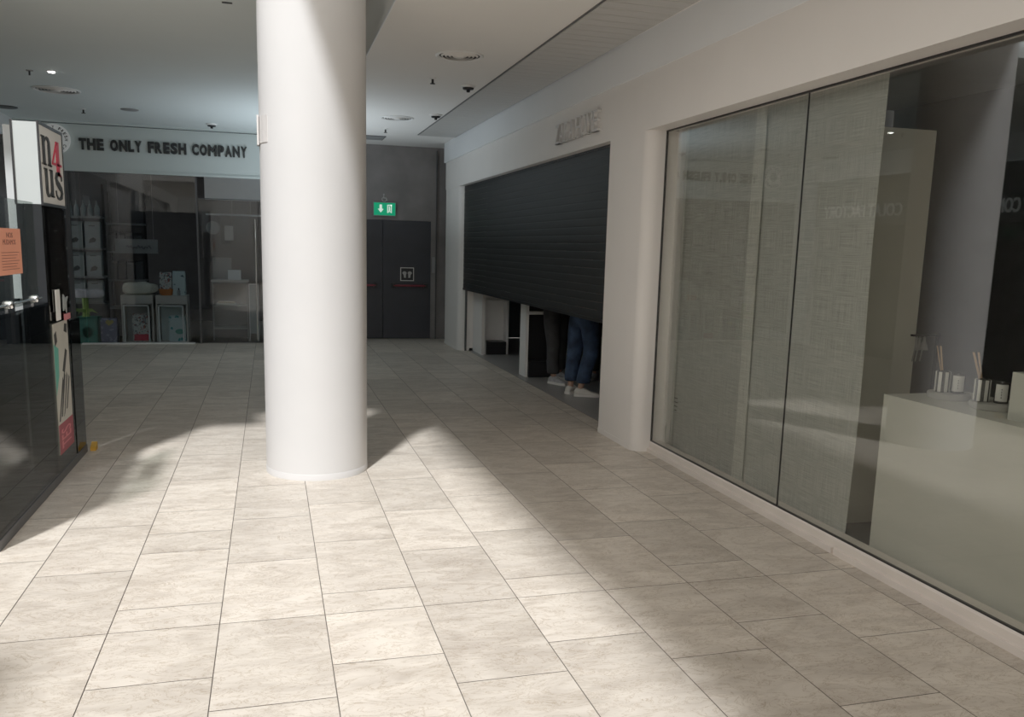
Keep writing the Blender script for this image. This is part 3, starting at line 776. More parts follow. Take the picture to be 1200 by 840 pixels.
obj('post', B((3.70, 3.71, 4.085, 4.10, 0.05, 1.18)), M['black'], t)
obj('arm', B((3.53, 3.71, 4.075, 4.105, 1.165, 1.175)), M['black'], t)

# ------------------------------------------------------------------ STORE at the far left
struct('wall_front', B((-3.9, 1.0, 14.27, 14.45, 2.60, 3.235)), M['fascia_store'])
struct('trim_7', B((-3.9, 1.0, 14.245, 14.27, 2.565, 2.60), (-3.9, 1.0, 14.20, 14.45, 3.245, ZC)), M['fascia_store'])
struct('shadow_gap', B((-3.9, 1.0, 14.29, 14.45, 3.235, 3.246)), M['black'])  # black fill stands for the shade in the gap under the ceiling
struct('trim_9', B((-2.77, -1.15, 14.24, 14.34, 0.0, 0.018)), M['white'])
struct('wall_store', B((-4.6, 1.0, 18.4, 18.6, 0, 3.2), (-4.7, -4.6, 14.4, 18.5, 0, 3.2), (1.0, 1.1, 14.4, 18.5, 0, 3.2)), M['interior'])
struct('ceiling.003', B((-4.6, 1.0, 14.45, 18.5, 3.1, 3.2)), M['darkgrey'])
w2 = sroot('window_2')
obj('pane', B((-3.5, -2.70, 14.31, 14.318, 0.0, 2.57)), M['glass_store'], w2)
obj('pane', B((-2.69, -1.075, 14.31, 14.318, 0.0, 2.57)), M['glass_store'], w2)
obj('frame', B((-2.90, -2.84, 14.30, 14.34, 0, 2.57), (-1.075, -1.05, 14.30, 14.33, 0, 2.57), (-1.075, -0.1, 14.30, 14.33, 2.235, 2.25)), M['darkgrey'], w2)
d2 = sroot('door_2')
obj('pane', B((-1.045, -0.16, 14.31, 14.32, 0.01, 2.23)), M['glass_store'], d2)
obj('pane', B((-0.15, 0.75, 14.31, 14.32, 0.01, 2.23)), M['glass_store'], d2)
bm = bmesh.new(); tube(bm, [(-0.205, 14.27, 0.06), (-0.205, 14.27, 1.95)], 0.013, 10); tube(bm, [(-0.205, 14.27, 0.3), (-0.205, 14.31, 0.3)], 0.008, 8); tube(bm, [(-0.205, 14.27, 1.7), (-0.205, 14.31, 1.7)], 0.008, 8)
obj('pull_handle', bm, M['chrome'], d2, True)

sg = thing('store_sign', 'bold black raised lettering across the pale fascia left of the column', 'sign', (-1.47, 14.27, 2.87))
words = [('THE', -2.655, 0.345), ('ONLY', -2.235, 0.445), ('FRESH', -1.715, 0.555), ('COMPANY', -1.095, 0.81)]
for wd, x0, wl in words:
    adv = {'T': .62, 'H': .74, 'E': .60, 'O': .76, 'N': .76, 'L': .56, 'Y': .66, 'F': .57, 'R': .68, 'S': .66, 'C': .72, 'M': .92, 'P': .66, 'A': .72}
    tot = sum(adv[c] for c in wd); x = x0
    for c in wd:
        w_ = adv[c] / tot * wl
        obj('letter', text_bm(c, w_ * 0.88, 0.165, 0.03, 0.055, origin=(x, 14.27, 2.877)), M['ink'], sg); x += w_
em = thing('round_emblem', 'round white emblem with dark ring lettering at the left of the fascia', 'emblem', (-2.98, 14.25, 2.80))
bm = bmesh.new(); lathe(bm, [(0.215, 0.0), (0.215, 0.03), (0.205, 0.035)], (-2.98, 14.232, 3.005), 48, axis='Y'); obj('disc', bm, mat('emblem_white', (0.92, 0.92, 0.90), 0.5, emit=(1, 1, 1), estr=0.06), em, True)  # faint glow added to lift the disc from the fascia
for i, chh in enumerate('THE ONLY FRESH COMPANY'):
    if chh == ' ': continue
    a = math.radians(200 - i * 15.5)
    rad = Vector((math.cos(a), 0, math.sin(a))); tan = Vector((math.sin(a), 0, -math.cos(a)))
    b2 = text_bm(chh, 0.03, 0.042, 0.004, 0.03, origin=Vector((-2.98, 14.2315, 3.005)) + rad * 0.145 - tan * 0.015, u=tan, v=rad, n=(0, -1, 0))
    obj('letter', b2, M['ink'], em)
bm = poly_bm([circ(-2.98, 3.005, 0.075, 24)], (0, 14.2315, 0), (1, 0, 0), (0, 0, 1), (0, -1, 0), 0.003); obj('centre_mark', bm, M['midgrey'], em)

# --- products in the store window
def rack(x0, x1, y0, y1, zs, label):
    t = thing('shelf_rack', label, 'shelf', ((x0 + x1) / 2, (y0 + y1) / 2, 0), 'racks inside the store')
    for x in (x0, x1 - 0.03):
        obj('upright', B((x, x + 0.03, y1 - 0.05, y1, 0, zs[-1] + 0.5)), M['black'], t)
    for z in zs: obj('shelf', bev(B((x0, x1, y0, y1, z - 0.03, z)), 0.003, 1), M['midgrey'], t)
    obj('back_panel', B((x0, x1, y1, y1 + 0.01, 0.0, zs[-1] + 0.5)), M['darkgrey'], t)
    return t
zs = (0.62, 1.02, 1.45, 1.93)
rack(-3.02, -2.48, 14.62, 15.0, zs, 'grey shelf rack holding paired packs at the left of the store window')
rack(-2.52, -1.95, 15.2, 15.55, (0.5, 0.95, 1.4, 1.85), 'dim shelf rack deep inside the store behind the pet bed')
def pack(x0, w, y, z, h, m, label, grp):
    t = thing('food_pack', label, 'pack', (x0 + w / 2, y + 0.08, z), grp)
    bm = bmesh.new()
    d = 0.16
    sec = [(0, 0.96, 1), (0.1, 1, 1), (0.85, 1, 0.9), (0.95, 0.98, 0.45), (1.0, 0.98, 0.08)]
    rs = []
    for f, sw, sd in sec:
        ww = w * sw / 2; cx = x0 + w / 2; dd = d * sd / 2; cy = y + d / 2
        rs.append([bm.verts.new(p) for p in ((cx - ww, cy - dd, z + h * f), (cx + ww, cy - dd, z + h * f), (cx + ww, cy + dd, z + h * f), (cx - ww, cy + dd, z + h * f))])
    for a, b in zip(rs, rs[1:]):
        for i in range(4): bm.faces.new((a[i], a[(i + 1) % 4], b[(i + 1) % 4], b[i]))
    bm.faces.new(rs[0][::-1]); bm.faces.new(rs[-1])
    obj('bag', bm, m, t)
    return t
for zi, (z, hh, nm) in enumerate(((1.45, 0.40, 'shelf second from top'), (1.02, 0.37, 'shelf third from top'), (0.62, 0.34, 'lowest shelf'))):
    for k in range(2):
        t = pack(-2.965 + k * 0.245, 0.215, 14.64, z, hh, M['pack'], 'grey food pack, %s of the pair on the rack\'s %s' % (('left', 'right')[k], nm), 'food packs on the rack')
        x = -2.965 + k * 0.245
        obj('heading', poly_bm([[(0.06, hh * 0.82), (0.15, hh * 0.82), (0.15, hh * 0.82 + 0.012), (0.06, hh * 0.82 + 0.012)]], (x, 14.639, z), (1, 0, 0), (0, 0, 1), (0, -1, 0), 0.002), M['ink'], t)
        obj('picture', poly_bm([[(0.05, 0.07), (0.14, 0.09), (0.16, 0.13), (0.12, 0.16), (0.085, 0.14), (0.07, 0.13)]], (x, 14.639, z), (1, 0, 0), (0, 0, 1), (0, -1, 0), 0.002), M['ink'], t)
order = ('first', 'second', 'third', 'fourth', 'fifth')
for k in range(5):
    x = -2.93 + k * 0.096
    t = thing('pouch_bottle', '%s pointed grey bottle from the left on the rack\'s top shelf' % order[k], 'bottle', (x, 14.74, 1.93), 'pointed bottles on the top shelf')
    bm = bmesh.new(); lathe(bm, [(0.036, 0), (0.040, 0.02), (0.038, 0.12), (0.016, 0.18)], (x, 14.74, 1.93), 16); obj('body', bm, M['pack'], t, True)
    bm = bmesh.new(); lathe(bm, [(0.015, 0.18), (0.012, 0.225), (0.006, 0.24)], (x, 14.74, 1.93), 12); obj('cap', bm, M['midgrey'], t, True)
ids = ('far left', 'centre left', 'centre right', 'far right')
for zi, z in enumerate((0.95, 1.4)):
    for k in range(4):
        pack(-2.49 + k * 0.128, 0.118, 15.24, z, 0.30, M['darkgrey'], 'dim dark pack at the %s of the deep rack\'s %s shelf' % (ids[k], ('middle', 'upper')[zi]), 'dim packs on the deep rack')
# hanging board
t = thing('hanging_board', 'dim grey hanging board with dark scrawl above the pet bed', 'board', (-1.99, 14.72, 1.37))
obj('board', B((-2.31, -1.69, 14.72, 14.735, 1.38, 1.60)), M['midgrey'], t)
bm = bmesh.new(); tube(bm, [(-2.15 + 0.016 * i, 14.716, 1.475 + 0.022 * math.sin(i * 1.9) + 0.012 * math.sin(i * 0.7)) for i in range(24)], 0.005, 6); obj('scrawl', bm, M['ink'], t)
bm = bmesh.new(); tube(bm, [(-2.25, 14.73, 1.60), (-2.25, 14.73, 3.1)], 0.004, 6); tube(bm, [(-1.75, 14.73, 1.60), (-1.75, 14.73, 3.1)], 0.004, 6); obj('wire', bm, M['midgrey'], t)

# cat tree
t = thing('cat_tree', 'green cat tree with round hole, leafy stem and lilac padded top', 'cat tree', (-2.68, 14.48, 0))
bm = bmesh.new()      # green front with a round hole
hx, hz, hr = -2.71, 0.17, 0.083
ring = [(hx + hr * math.cos(2 * PI * i / 32), hz + hr * math.sin(2 * PI * i / 32)) for i in range(32)]
def sq(i):
    a = 2 * PI * i / 32; c, s = math.cos(a), math.sin(a); k = 1 / max(abs(c), abs(s))
    x = hx + c * k * 0.155; z = hz + s * k * 0.2
    return (x, max(0.001, min(0.40, z)))
fr = [bm.verts.new((p[0], 14.40, p[1])) for p in ring]; fo = [bm.verts.new((sq(i)[0] , 14.40, sq(i)[1])) for i in range(32)]
bi = [bm.verts.new((p[0], 14.42, p[1])) for p in ring]
for i in range(32):
    j = (i + 1) % 32
    bm.faces.new((fr[i], fr[j], fo[j], fo[i])); bm.faces.new((fr[i], bi[i], bi[j], fr[j]))
bx(bm, hx - 0.155, hx - 0.135, 14.40, 14.7, 0.001, 0.40); bx(bm, hx + 0.135, hx + 0.155, 14.40, 14.7, 0.001, 0.40); bx(bm, hx - 0.155, hx + 0.155, 14.40, 14.7, 0.38, 0.40); bx(bm, hx - 0.155, hx + 0.155, 14.69, 14.7, 0.001, 0.40)
obj('base_box', bm, M['teal'], t)
bm = bmesh.new(); tube(bm, [(-2.745, 14.55, 0.40), (-2.745, 14.55, 0.54), (-2.75, 14.55, 0.70)], [0.055, 0.042, 0.045], 16); obj('stem', bm, M['palegreen'], t, True)
for dx, dz in ((-0.20, -0.02), (0.19, -0.03), (-0.10, -0.06), (0.08, -0.05)):
    bm = bmesh.new()
    p0 = Vector((-2.745, 14.50, 0.49)); p1 = p0 + Vector((dx * 0.55, -0.05, 0.03)); p2 = p0 + Vector((dx, -0.08, dz))
    v = [bm.verts.new(q) for q in (p0 + Vector((0, 0, .03)), p0 - Vector((0, 0, .03)), p1 - Vector((0, 0, .035)), p2, p1 + Vector((0, 0, .012)))]
    bm.faces.new(v); obj('leaf', bm, M['palegreen'], t)
bm = bmesh.new(); lathe(bm, [(0.20, 0.0), (0.235, 0.03), (0.24, 0.08), (0.225, 0.12), (0.15, 0.13), (0.0, 0.115)], (-2.72, 14.60, 0.69), 32, sy=0.55); obj('pad', bm, M['lilac'], t, True)
tag(obj('pale_carton', bev(B((-2.96, -2.87, 14.40, 14.62, 0.001, 0.37)), 0.004, 1), M['teallight']), 'pale teal carton on the floor left of the green cat tree', 'carton')
t = pack(-2.53, 0.235, 14.42, 0.001, 0.38, M['pack_lilac'], 'violet food bag with yellow heart beside the cat tree', 'food bags on the store floor')
obj('heart', poly_bm([[(0.12, 0.27), (0.19, 0.32), (0.19, 0.345), (0.165, 0.36), (0.14, 0.345), (0.11, 0.365), (0.08, 0.345), (0.075, 0.315)]], (-2.53, 14.417, 0.0), (1, 0, 0), (0, 0, 1), (0, -1, 0), 0.003), M['yellow'], t)

def cabinet(x0, x1, label):
    t = thing('display_cabinet', label, 'cabinet', ((x0 + x1) / 2, 14.6, 0), 'low display cabinets in the store window')
    y0, y1 = 14.36, 14.78
    obj('carcass', bev(B((x0, x1, y0, y1, 0.615, 0.745), (x0, x0 + 0.02, y0, y1, 0.0, 0.62), (x1 - 0.02, x1, y0, y1, 0.0, 0.62), (x0, x1, y1 - 0.02, y1, 0.0, 0.62), (x0, x1, y0 + 0.02, y1, 0.001, 0.02)), 0.003, 1), M['oak'], t)
    a, b = x0 + 0.025, x1 - 0.06
    obj('inner_frame', bev(B((a, a + 0.022, y0 + 0.01, y0 + 0.04, 0.02, 0.595), (b - 0.022, b, y0 + 0.01, y0 + 0.04, 0.02, 0.595), (a, b, y0 + 0.01, y0 + 0.04, 0.575, 0.597)), 0.002, 1), M['white'], t)
    obj('back_card', B((a + 0.02, b - 0.02, y0 + 0.22, y0 + 0.225, 0.02, 0.575)), M['teallight'] if x0 > -2 else M['pack'], t)
    return t
cabinet(-2.215, -1.755, 'greige display cabinet under the cream pet bed')
cabinet(-1.715, -1.255, 'greige display cabinet under the two packs and orange bowl')
t = pack(-2.07, 0.25, 14.40, 0.022, 0.43, M['pack_print'], 'white patterned food bag with red base inside the left cabinet', 'food bags inside the cabinets')
obj('red_band', B((-2.05, -1.84, 14.393, 14.399, 0.04, 0.14)), M['cherry'], t)
t = pack(-1.545, 0.25, 14.40, 0.022, 0.41, M['pack_teal'], 'pale teal food bag inside the right cabinet', 'food bags inside the cabinets')
obj('teal_mark', poly_bm([circ(0.15, 0.16, 0.07, 20, 0.6)], (-1.53, 14.399, 0.02), (1, 0, 0), (0, 0, 1), (0, -1, 0), 0.002), M['teal'], t)
# pet bed
bm = bmesh.new()
bmesh.ops.create_uvsphere(bm, u_segments=36, v_segments=18, radius=1)
for v in bm.verts:
    n = v.co.copy(); k = 1 + 0.07 * math.sin(7 * n.x + 3 * n.y) + 0.06 * math.sin(9 * n.y - 5 * n.z + 2 * n.x)
    x, y, z = n.x * 0.25 * k, n.y * 0.17 * k, n.z
    zz = (abs(z) ** 0.6) * math.copysign(1, z) * 0.095 * k
    v.co = (-1.965 + x, 14.57 + y, max(0.747, 0.842 + zz))
tag(obj('pet_bed', bm, M['cream'], smooth=True), 'plump cream fleece pet bed lying on the left display cabinet', 'pet bed')
pack(-1.655, 0.175, 14.42, 0.746, 0.355, M['pack_print'], 'white patterned small pack behind the orange bowl', 'packs on the right cabinet')
pack(-1.465, 0.185, 14.42, 0.746, 0.375, M['pack_blue'], 'pale blue pack with dark dog-like blot on the right cabinet', 'packs on the right cabinet')
bm = bmesh.new(); lathe(bm, [(0.075, 0.0), (0.095, 0.03), (0.105, 0.10), (0.098, 0.10), (0.085, 0.03), (0.0, 0.025)], (-1.56, 14.385, 0.746), 28, sy=0.4); tag(obj('orange_bowl', bm, M['orange'], smooth=True), 'orange bowl in front of the patterned pack on the cabinet', 'bowl')
t = thing('small_bottle', 'small dark bottle in front of the pale blue pack', 'bottle', (-1.375, 14.385, 0.746))
bm = bmesh.new(); lathe(bm, [(0.022, 0), (0.024, 0.01), (0.024, 0.07), (0.010, 0.09)], (-1.375, 14.385, 0.746), 16); obj('body', bm, M['midgrey'], t, True)
bm = bmesh.new(); lathe(bm, [(0.011, 0.09), (0.011, 0.115)], (-1.375, 14.385, 0.746), 12); obj('cap', bm, M['black'], t, True)

# counter behind the glass door
t = thing('counter', 'dim glass fronted sales counter seen through the glass door', 'counter', (-0.6, 15.0, 0))
obj('front_glass', B((-0.90, -0.36, 14.80, 14.808, 0.2, 0.93)), M['glass_clear'], t)
obj('frame', B((-0.91, -0.89, 14.79, 14.81, 0.0, 0.95), (-0.37, -0.35, 14.79, 14.81, 0.0, 0.95), (-0.91, -0.35, 14.79, 14.81, 0.18, 0.20), (-0.91, -0.35, 14.79, 14.81, 0.93, 0.95)), M['midgrey'], t)
obj('shelf', B((-0.89, -0.37, 14.82, 15.2, 0.55, 0.57), (-0.89, -0.37, 14.82, 15.2, 0.19, 0.21)), M['midgrey'], t)
obj('top', B((-0.92, -0.34, 14.79, 15.25, 0.95, 0.98)), M['oak'], t)
obj('rear_panel', B((-0.92, -0.34, 15.22, 15.25, 0.0, 0.95)), M['darkgrey'], t)
t = thing('card_tray', 'flat tray of brown cards on the counter shelf', 'tray', (-0.72, 14.92, 0.57))
obj('tray', B((-0.84, -0.55, 14.84, 15.0, 0.571, 0.60)), M['oak'], t); obj('cards', B((-0.82, -0.57, 14.86, 14.98, 0.60, 0.625)), M['reed'], t)
tag(obj('white_carton', bev(B((-0.66, -0.46, 14.9, 15.05, 0.981, 1.14)), 0.003, 1), M['white']), 'white carton standing on the dim sales counter', 'carton')
tag(obj('notice_board', bev(B((-0.92, -0.62, 15.4, 15.42, 0.001, 1.33)), 0.003, 1), M['midgrey']), 'grey upright board standing behind the sales counter', 'board')
t = thing('poster_stand', 'narrow white framed poster stand beside the door handle', 'stand', (-0.25, 14.7, 0))
obj('frame', B((-0.335, -0.325, 14.70, 14.715, 0.0, 0.93), (-0.195, -0.185, 14.70, 14.715, 0.0, 0.93), (-0.335, -0.185, 14.70, 14.715, 0.915, 0.93)), M['white'], t)
obj('poster', B((-0.325, -0.195, 14.705, 14.712, 0.12, 0.915)), M['pack'], t)
tag(obj('roof_bulkhead', B((-1.0, 0.9, 15.2, 15.25, 2.27, 3.1)), M['white']), 'pale grey bulkhead hanging inside above the glass door', 'bulkhead')
t = thing('hanging_rail', 'white rail with dark goods hung inside above the counter', 'rail', (-0.55, 15.6, 1.2))
obj('rail', B((-1.02, 0.5, 15.6, 15.62, 2.03, 2.06)), M['white'], t)
obj('hanger_wire', B((-0.6, -0.59, 15.605, 15.615, 2.06, 3.1), (-0.3, -0.29, 15.605, 15.615, 2.06, 3.1)), M['midgrey'], t)
obj('dark_bag', bev(B((-0.78, -0.62, 15.55, 15.6, 1.55, 2.03)), 0.02, 2), M['black'], t)
obj('dark_bag', bev(B((-0.56, -0.30, 15.55, 15.6, 1.70, 2.03)), 0.02, 2), M['darkgrey'], t)
obj('tan_bag', bev(B((-0.72, -0.58, 15.5, 15.54, 1.62, 1.86)), 0.02, 2), M['oak'], t)
bm = bmesh.new(); lathe(bm, [(0.11, 0), (0.11, 0.02), (0.10, 0.025)], (-0.90, 15.4, 1.82), 28, axis='Y'); tag(obj('wall_clock', bm, M['midgrey']), 'round grey disc hanging inside left of the dark bags', 'clock')

# ------------------------------------------------------------------ LEFT FACADE (seen edge-on and in the window's reflection)
struct('wall_left', B((-3.7, -3.5, 13.62, 14.245, 0, 2.92), (-3.7, -3.5, -9, 14.245, 2.92, 4.0), (-3.7, -3.5, 10.35, 10.75, 0, 2.92), (-3.7, -3.5, 6.6, 7.0, 0, 2.92), (-3.7, -3.5, 1.5, 2.0, 0, 2.92), (-3.7, -3.5, -9, -6, 0, 2.92)), M['fascia'])
struct('wall_back', B((-3.7, 3.2, -9.2, -9, 0, 4.0)), M['fascia'])
struct('window_3', B((-3.62, -3.6, -6, 13.62, 0, 2.92)), M['blackgloss'])
def leftsign(y0, y1, s, ty0, ty1, z0, z1, label):
    t = thing('shop_sign', label, 'sign', (-3.5, (y0 + y1) / 2, 2.15))
    obj('board', B((-3.56, -3.50, y0, y1, 2.12, 2.90)), M['signboard'], t)
    obj('pale_strip', B((-3.565, -3.49, y0, y1, 2.90, 2.918)), M['letters_grey'], t)
    obj('lettering', text_bm(s, ty1 - ty0, z1 - z0, 0.02, 0.01, origin=(-3.5, ty0, z0), u=(0, 1, 0), v=(0, 0, 1), n=(1, 0, 0)), M['letters_grey'], t)
leftsign(10.76, 13.60, 'COLAT FACTORY', 11.40, 13.35, 2.26, 2.46, 'dark sign board with long pale two-word lettering, mirrored over the linen panel')
leftsign(7.02, 10.34, 'CONDE', 9.20, 9.80, 2.24, 2.43, 'dark sign board with short pale lettering, mirrored at the photo\'s right edge')

# ------------------------------------------------------------------ KIOSK at the left with its lightbox
XK = -1.36
ki = thing('kiosk', 'dark glass fronted kiosk counter with poster tower at the left', 'kiosk', (-1.65, 5.85, 0))
obj('kick_strip', bev(B((-2.05, XK, 4.74, 6.98, 0.0, 0.055)), 0.004, 1), M['darkgrey'], ki)
obj('front_panel', bev(B((XK - 0.02, XK - 0.004, 4.742, 6.62, 0.055, 1.165)), 0.002, 1), M['glass_kiosk'], ki)
obj('end_panel', bev(B((-2.05, XK - 0.004, 4.742, 4.757, 0.055, 1.165)), 0.002, 1), M['glass_kiosk'], ki)
obj('floor_plate', B((-2.03, XK - 0.03, 4.76, 6.62, 0.055, 0.065)), M['black'], ki)
obj('side_glass', B((XK - 0.016, XK - 0.006, 6.68, 6.985, 0.055, 1.02)), M['glass_dark'], ki)
obj('counter_top', bev(B((-2.05, XK, 4.74, 6.08, 1.165, 1.19)), 0.004, 1), M['glass_kiosk'], ki)
obj('rear_panel', B((-2.05, -2.03, 4.76, 6.39, 0.055, 1.165)), M['black'], ki)
obj('back_wall', bev(B((-3.1, -1.63, 6.44, 6.50, 0.0, 2.25)), 0.004, 1), M['blackgloss'], ki)
tw = obj('tower', bev(B((-1.515, -1.372, 6.10, 6.66, 0.055, 1.80)), 0.004, 1), M['blackgloss'], ki)
obj('display_case', B((-1.372, -1.364, 6.26, 6.60, 1.16, 1.78)), M['darkgrey'], tw)
obj('case_glass', B((-1.358, -1.355, 6.16, 6.64, 1.12, 1.79)), M['glass_dark'], tw)
for yy_, zz_ in ((6.33, 1.64), (6.38, 1.64), (6.33, 1.455), (6.47, 1.455), (6.36, 1.29), (6.40, 1.29)):
    bm = bmesh.new(); tube(bm, [(-1.364, yy_, zz_), (-1.354, yy_, zz_)], 0.004, 8); obj('glint_peg', bm, M['chrome'], tw)  # chrome pegs stand in for bright reflections on the case
# poster
po = obj('poster', B((-1.372, -1.362, 6.14, 6.56, 0.17, 1.04)), mat('poster_cream', (0.50, 0.48, 0.42), 0.5), ki)
u_, v_, n_ = (0, 1, 0), (0, 0, 1), (1, 0, 0); oo = (-1.362, 6.14, 0.17)
obj('red_foot', poly_bm([[(0, 0), (0.42, 0), (0.42, 0.20), (0, 0.20)]], oo, u_, v_, n_, 0.001), M['darkred'], po)
obj('lettering', text_bm('TES', 0.13, 0.28, 0.002, 0.0, origin=(-1.361, 6.15 + 0.33, 0.20), u=(0, 0, 1), v=(0, -1, 0), n=n_), M['pink'], po)
for q in ([(0.03, 0.22), (0.06, 0.22), (0.21, 0.47), (0.19, 0.50)], [(0.10, 0.24), (0.13, 0.24), (0.27, 0.50), (0.24, 0.53)], [(0.17, 0.23), (0.20, 0.25), (0.33, 0.49), (0.31, 0.52)], [(0.25, 0.27), (0.28, 0.27), (0.39, 0.47), (0.37, 0.49)], [(0.20, 0.54), (0.26, 0.52), (0.36, 0.66), (0.31, 0.68)], [(0.03, 0.72), (0.10, 0.75), (0.08, 0.82), (0.02, 0.80)], [(0.30, 0.80), (0.38, 0.78), (0.40, 0.84), (0.33, 0.85)]):
    obj('dark_stroke', poly_bm([q], oo, u_, v_, n_, 0.0012), M['ink'], po)
obj('teal_field', poly_bm([[(0, 0.40), (0.10, 0.52), (0.12, 0.70), (0, 0.74)]], oo, u_, v_, n_, 0.001), M['teal'], po)
# packets on the tower
for yy_, z0, z1, w, m, lb in ((6.20, 1.06, 1.26, 0.10, M['label'], 'white narrow packet hung on the kiosk tower'), (6.40, 1.09, 1.22, 0.13, M['pack'], 'grey star shaped packet hung on the kiosk tower'), (6.42, 0.985 + 0.06, 1.085, 0.16, M['pink'], 'pink card packet above the poster on the kiosk tower')):
    bm = B((-1.350, -1.342, yy_, yy_ + w, z0, z1)) if m is not M['pack'] else poly_bm([[(0, 0.02), (0.05, 0.05), (0.09, 0.0), (0.09, 0.07), (0.14, 0.11), (0.06, 0.10), (0.01, 0.13)]], (-1.350, yy_, z0), (0, 1, 0), (0, 0, 1), (1, 0, 0), 0.008)
    tag(obj('hanging_packet', bm, m), lb, 'packet', 'packets on the kiosk tower')
# glass screen with clamps
gs = thing('glass_screen', 'clear glass screen clamped above the dark kiosk counter', 'screen', (XK, 5.2, 1.19))
obj('pane', B((XK + 0.004, XK + 0.010, 4.60, 5.80, 1.212, 1.80)), M['glass_clear'], gs)
bm = bmesh.new(); tube(bm, [(XK + 0.018, 4.6, 1.235), (XK + 0.018, 5.82, 1.235)], 0.005, 8); obj('rail', bm, M['chrome'], gs)
for yy_ in (5.17, 5.70):
    bm = bmesh.new(); lathe(bm, [(0.018, -0.01), (0.022, 0.0), (0.022, 0.022), (0.014, 0.03)], (XK, yy_, 1.235), 16, axis='X'); bx(bm, XK - 0.008, XK + 0.006, yy_ - 0.015, yy_ + 0.015, 1.19, 1.235)
    obj('clamp', bm, M['chrome'], gs, True)
t = thing('notice', 'orange paper notice with dark printing stuck to the glass screen', 'notice', (XK + 0.012, 5.2, 1.395))
obj('sheet', B((XK + 0.0105, XK + 0.0118, 5.03, 5.475, 1.393, 1.640)), M['orange_paper'], t)
bm = text_bm('NOS', 0.12, 0.028, 0.0006, 0.02, origin=(XK + 0.0118, 5.20, 1.590), u=u_, v=v_, n=n_)
b2 = text_bm('MUDAMOS', 0.24, 0.028, 0.0006, 0.02, origin=(XK + 0.0118, 5.13, 1.553), u=u_, v=v_, n=n_); me = bpy.data.meshes.new('t'); b2.to_mesh(me); b2.free(); bm.from_mesh(me); bpy.data.meshes.remove(me)
obj('heading', bm, M['inkred'], t)
bm = bmesh.new()
for i in range(7): bx(bm, XK + 0.0118, XK + 0.0124, 5.09, 5.42 - 0.03 * (i % 3), 1.51 - i * 0.015, 1.513 - i * 0.015)
obj('printed_lines', bm, M['inkred'], t)
# lightbox
lb = thing('lightbox_sign', 'white lightbox sign with black letters and red figure on the kiosk tower', 'sign', (-1.44, 6.42, 1.80))
obj('box', bev(B((-1.512, -1.368, 6.105, 6.740, 1.802, 2.30)), 0.004, 1), M['whitebox'], lb)
fb = bmesh.new()
for a in ((-1.520, -1.508), (-1.372, -1.360)):
    bx(fb, a[0], a[1], 6.098, 6.110, 1.795, 2.308)
bx(fb, -1.372, -1.360, 6.73, 6.748, 1.795, 2.308); bx(fb, -1.372, -1.360, 6.11, 6.73, 1.795, 1.812); bx(fb, -1.372, -1.360, 6.11, 6.73, 2.290, 2.308)
obj('black_frame', fb, M['black'], lb)
obj('face', B((-1.3685, -1.364, 6.112, 6.728, 1.813, 2.289)), M['signface'], lb)
def stroke(pts, ws):
    L_, R_ = [], []
    for i, p in enumerate(pts):
        a = Vector(pts[max(i - 1, 0)]); b = Vector(pts[min(i + 1, len(pts) - 1)]); d = (b - a).normalized(); nn = Vector((-d.y, d.x)); w = ws[i] / 2
        L_.append((p[0] + nn.x * w, p[1] + nn.y * w)); R_.append((p[0] - nn.x * w, p[1] - nn.y * w))
    return [[L_[i], L_[i + 1], R_[i + 1], R_[i]] for i in range(len(pts) - 1)]
def rc(x0, x1, y0, y1): return [(x0, y0), (x1, y0), (x1, y1), (x0, y1)]
n_polys = [rc(0.02, 0.075, 0.0, 0.205), rc(0, 0.095, 0, 0.012), rc(0, 0.05, 0.193, 0.205), rc(0.155, 0.21, 0, 0.15), rc(0.135, 0.23, 0, 0.012)] + stroke([(0.07, 0.165), (0.10, 0.19), (0.135, 0.198), (0.165, 0.188), (0.182, 0.165), (0.1825, 0.145)], [0.012, 0.016, 0.022, 0.038, 0.052, 0.055])
u_polys = [rc(0.02, 0.075, 0.05, 0.205), rc(0, 0.075, 0.193, 0.205), rc(0.155, 0.21, 0.0, 0.205), rc(0.135, 0.21, 0.193, 0.205), rc(0.155, 0.23, 0, 0.012)] + stroke([(0.0475, 0.055), (0.05, 0.035), (0.068, 0.012), (0.095, 0.006), (0.13, 0.015), (0.16, 0.042)], [0.055, 0.05, 0.036, 0.02, 0.014, 0.012])
s_polys = stroke([(0.145, 0.145), (0.14, 0.175), (0.115, 0.198), (0.08, 0.200), (0.045, 0.185), (0.03, 0.155), (0.045, 0.128), (0.085, 0.105), (0.125, 0.082), (0.142, 0.052), (0.125, 0.02), (0.088, 0.006), (0.05, 0.010), (0.022, 0.032), (0.015, 0.065)], [0.014, 0.014, 0.016, 0.02, 0.034, 0.042, 0.046, 0.05, 0.046, 0.042, 0.032, 0.02, 0.016, 0.014, 0.014])
four = [rc(0.085, 0.135, 0.0, 0.26), rc(0.06, 0.16, 0, 0.012), rc(0.0, 0.175, 0.075, 0.092)] + stroke([(0.006, 0.088), (0.10, 0.255)], [0.013, 0.016])
oy, oz = 6.145, 0
for nm, pl, a, b, sx, sy, m in (('letter_n', n_polys, 6.150, 2.050, 1.05, 0.88, M['ink']), ('figure_four', four, 6.415, 2.005, 1.45, 0.86, M['cherry']), ('letter_u', u_polys, 6.180, 1.855, 1.05, 0.86, M['ink']), ('letter_s', s_polys, 6.455, 1.848, 1.35, 0.88, M['ink'])):
    obj(nm, poly_bm([[(x * sx, y * sy) for x, y in q] for q in pl], (-1.364, a, b), u_, v_, n_, 0.006), m, lb)
# white post and bracket behind the screen
tag(obj('white_post', bev(B((-1.622, -1.548, 6.34, 6.42, 1.195, 2.30)), 0.004, 1), M['midwhite']), 'white post behind the glass screen at the kiosk\'s back', 'post')
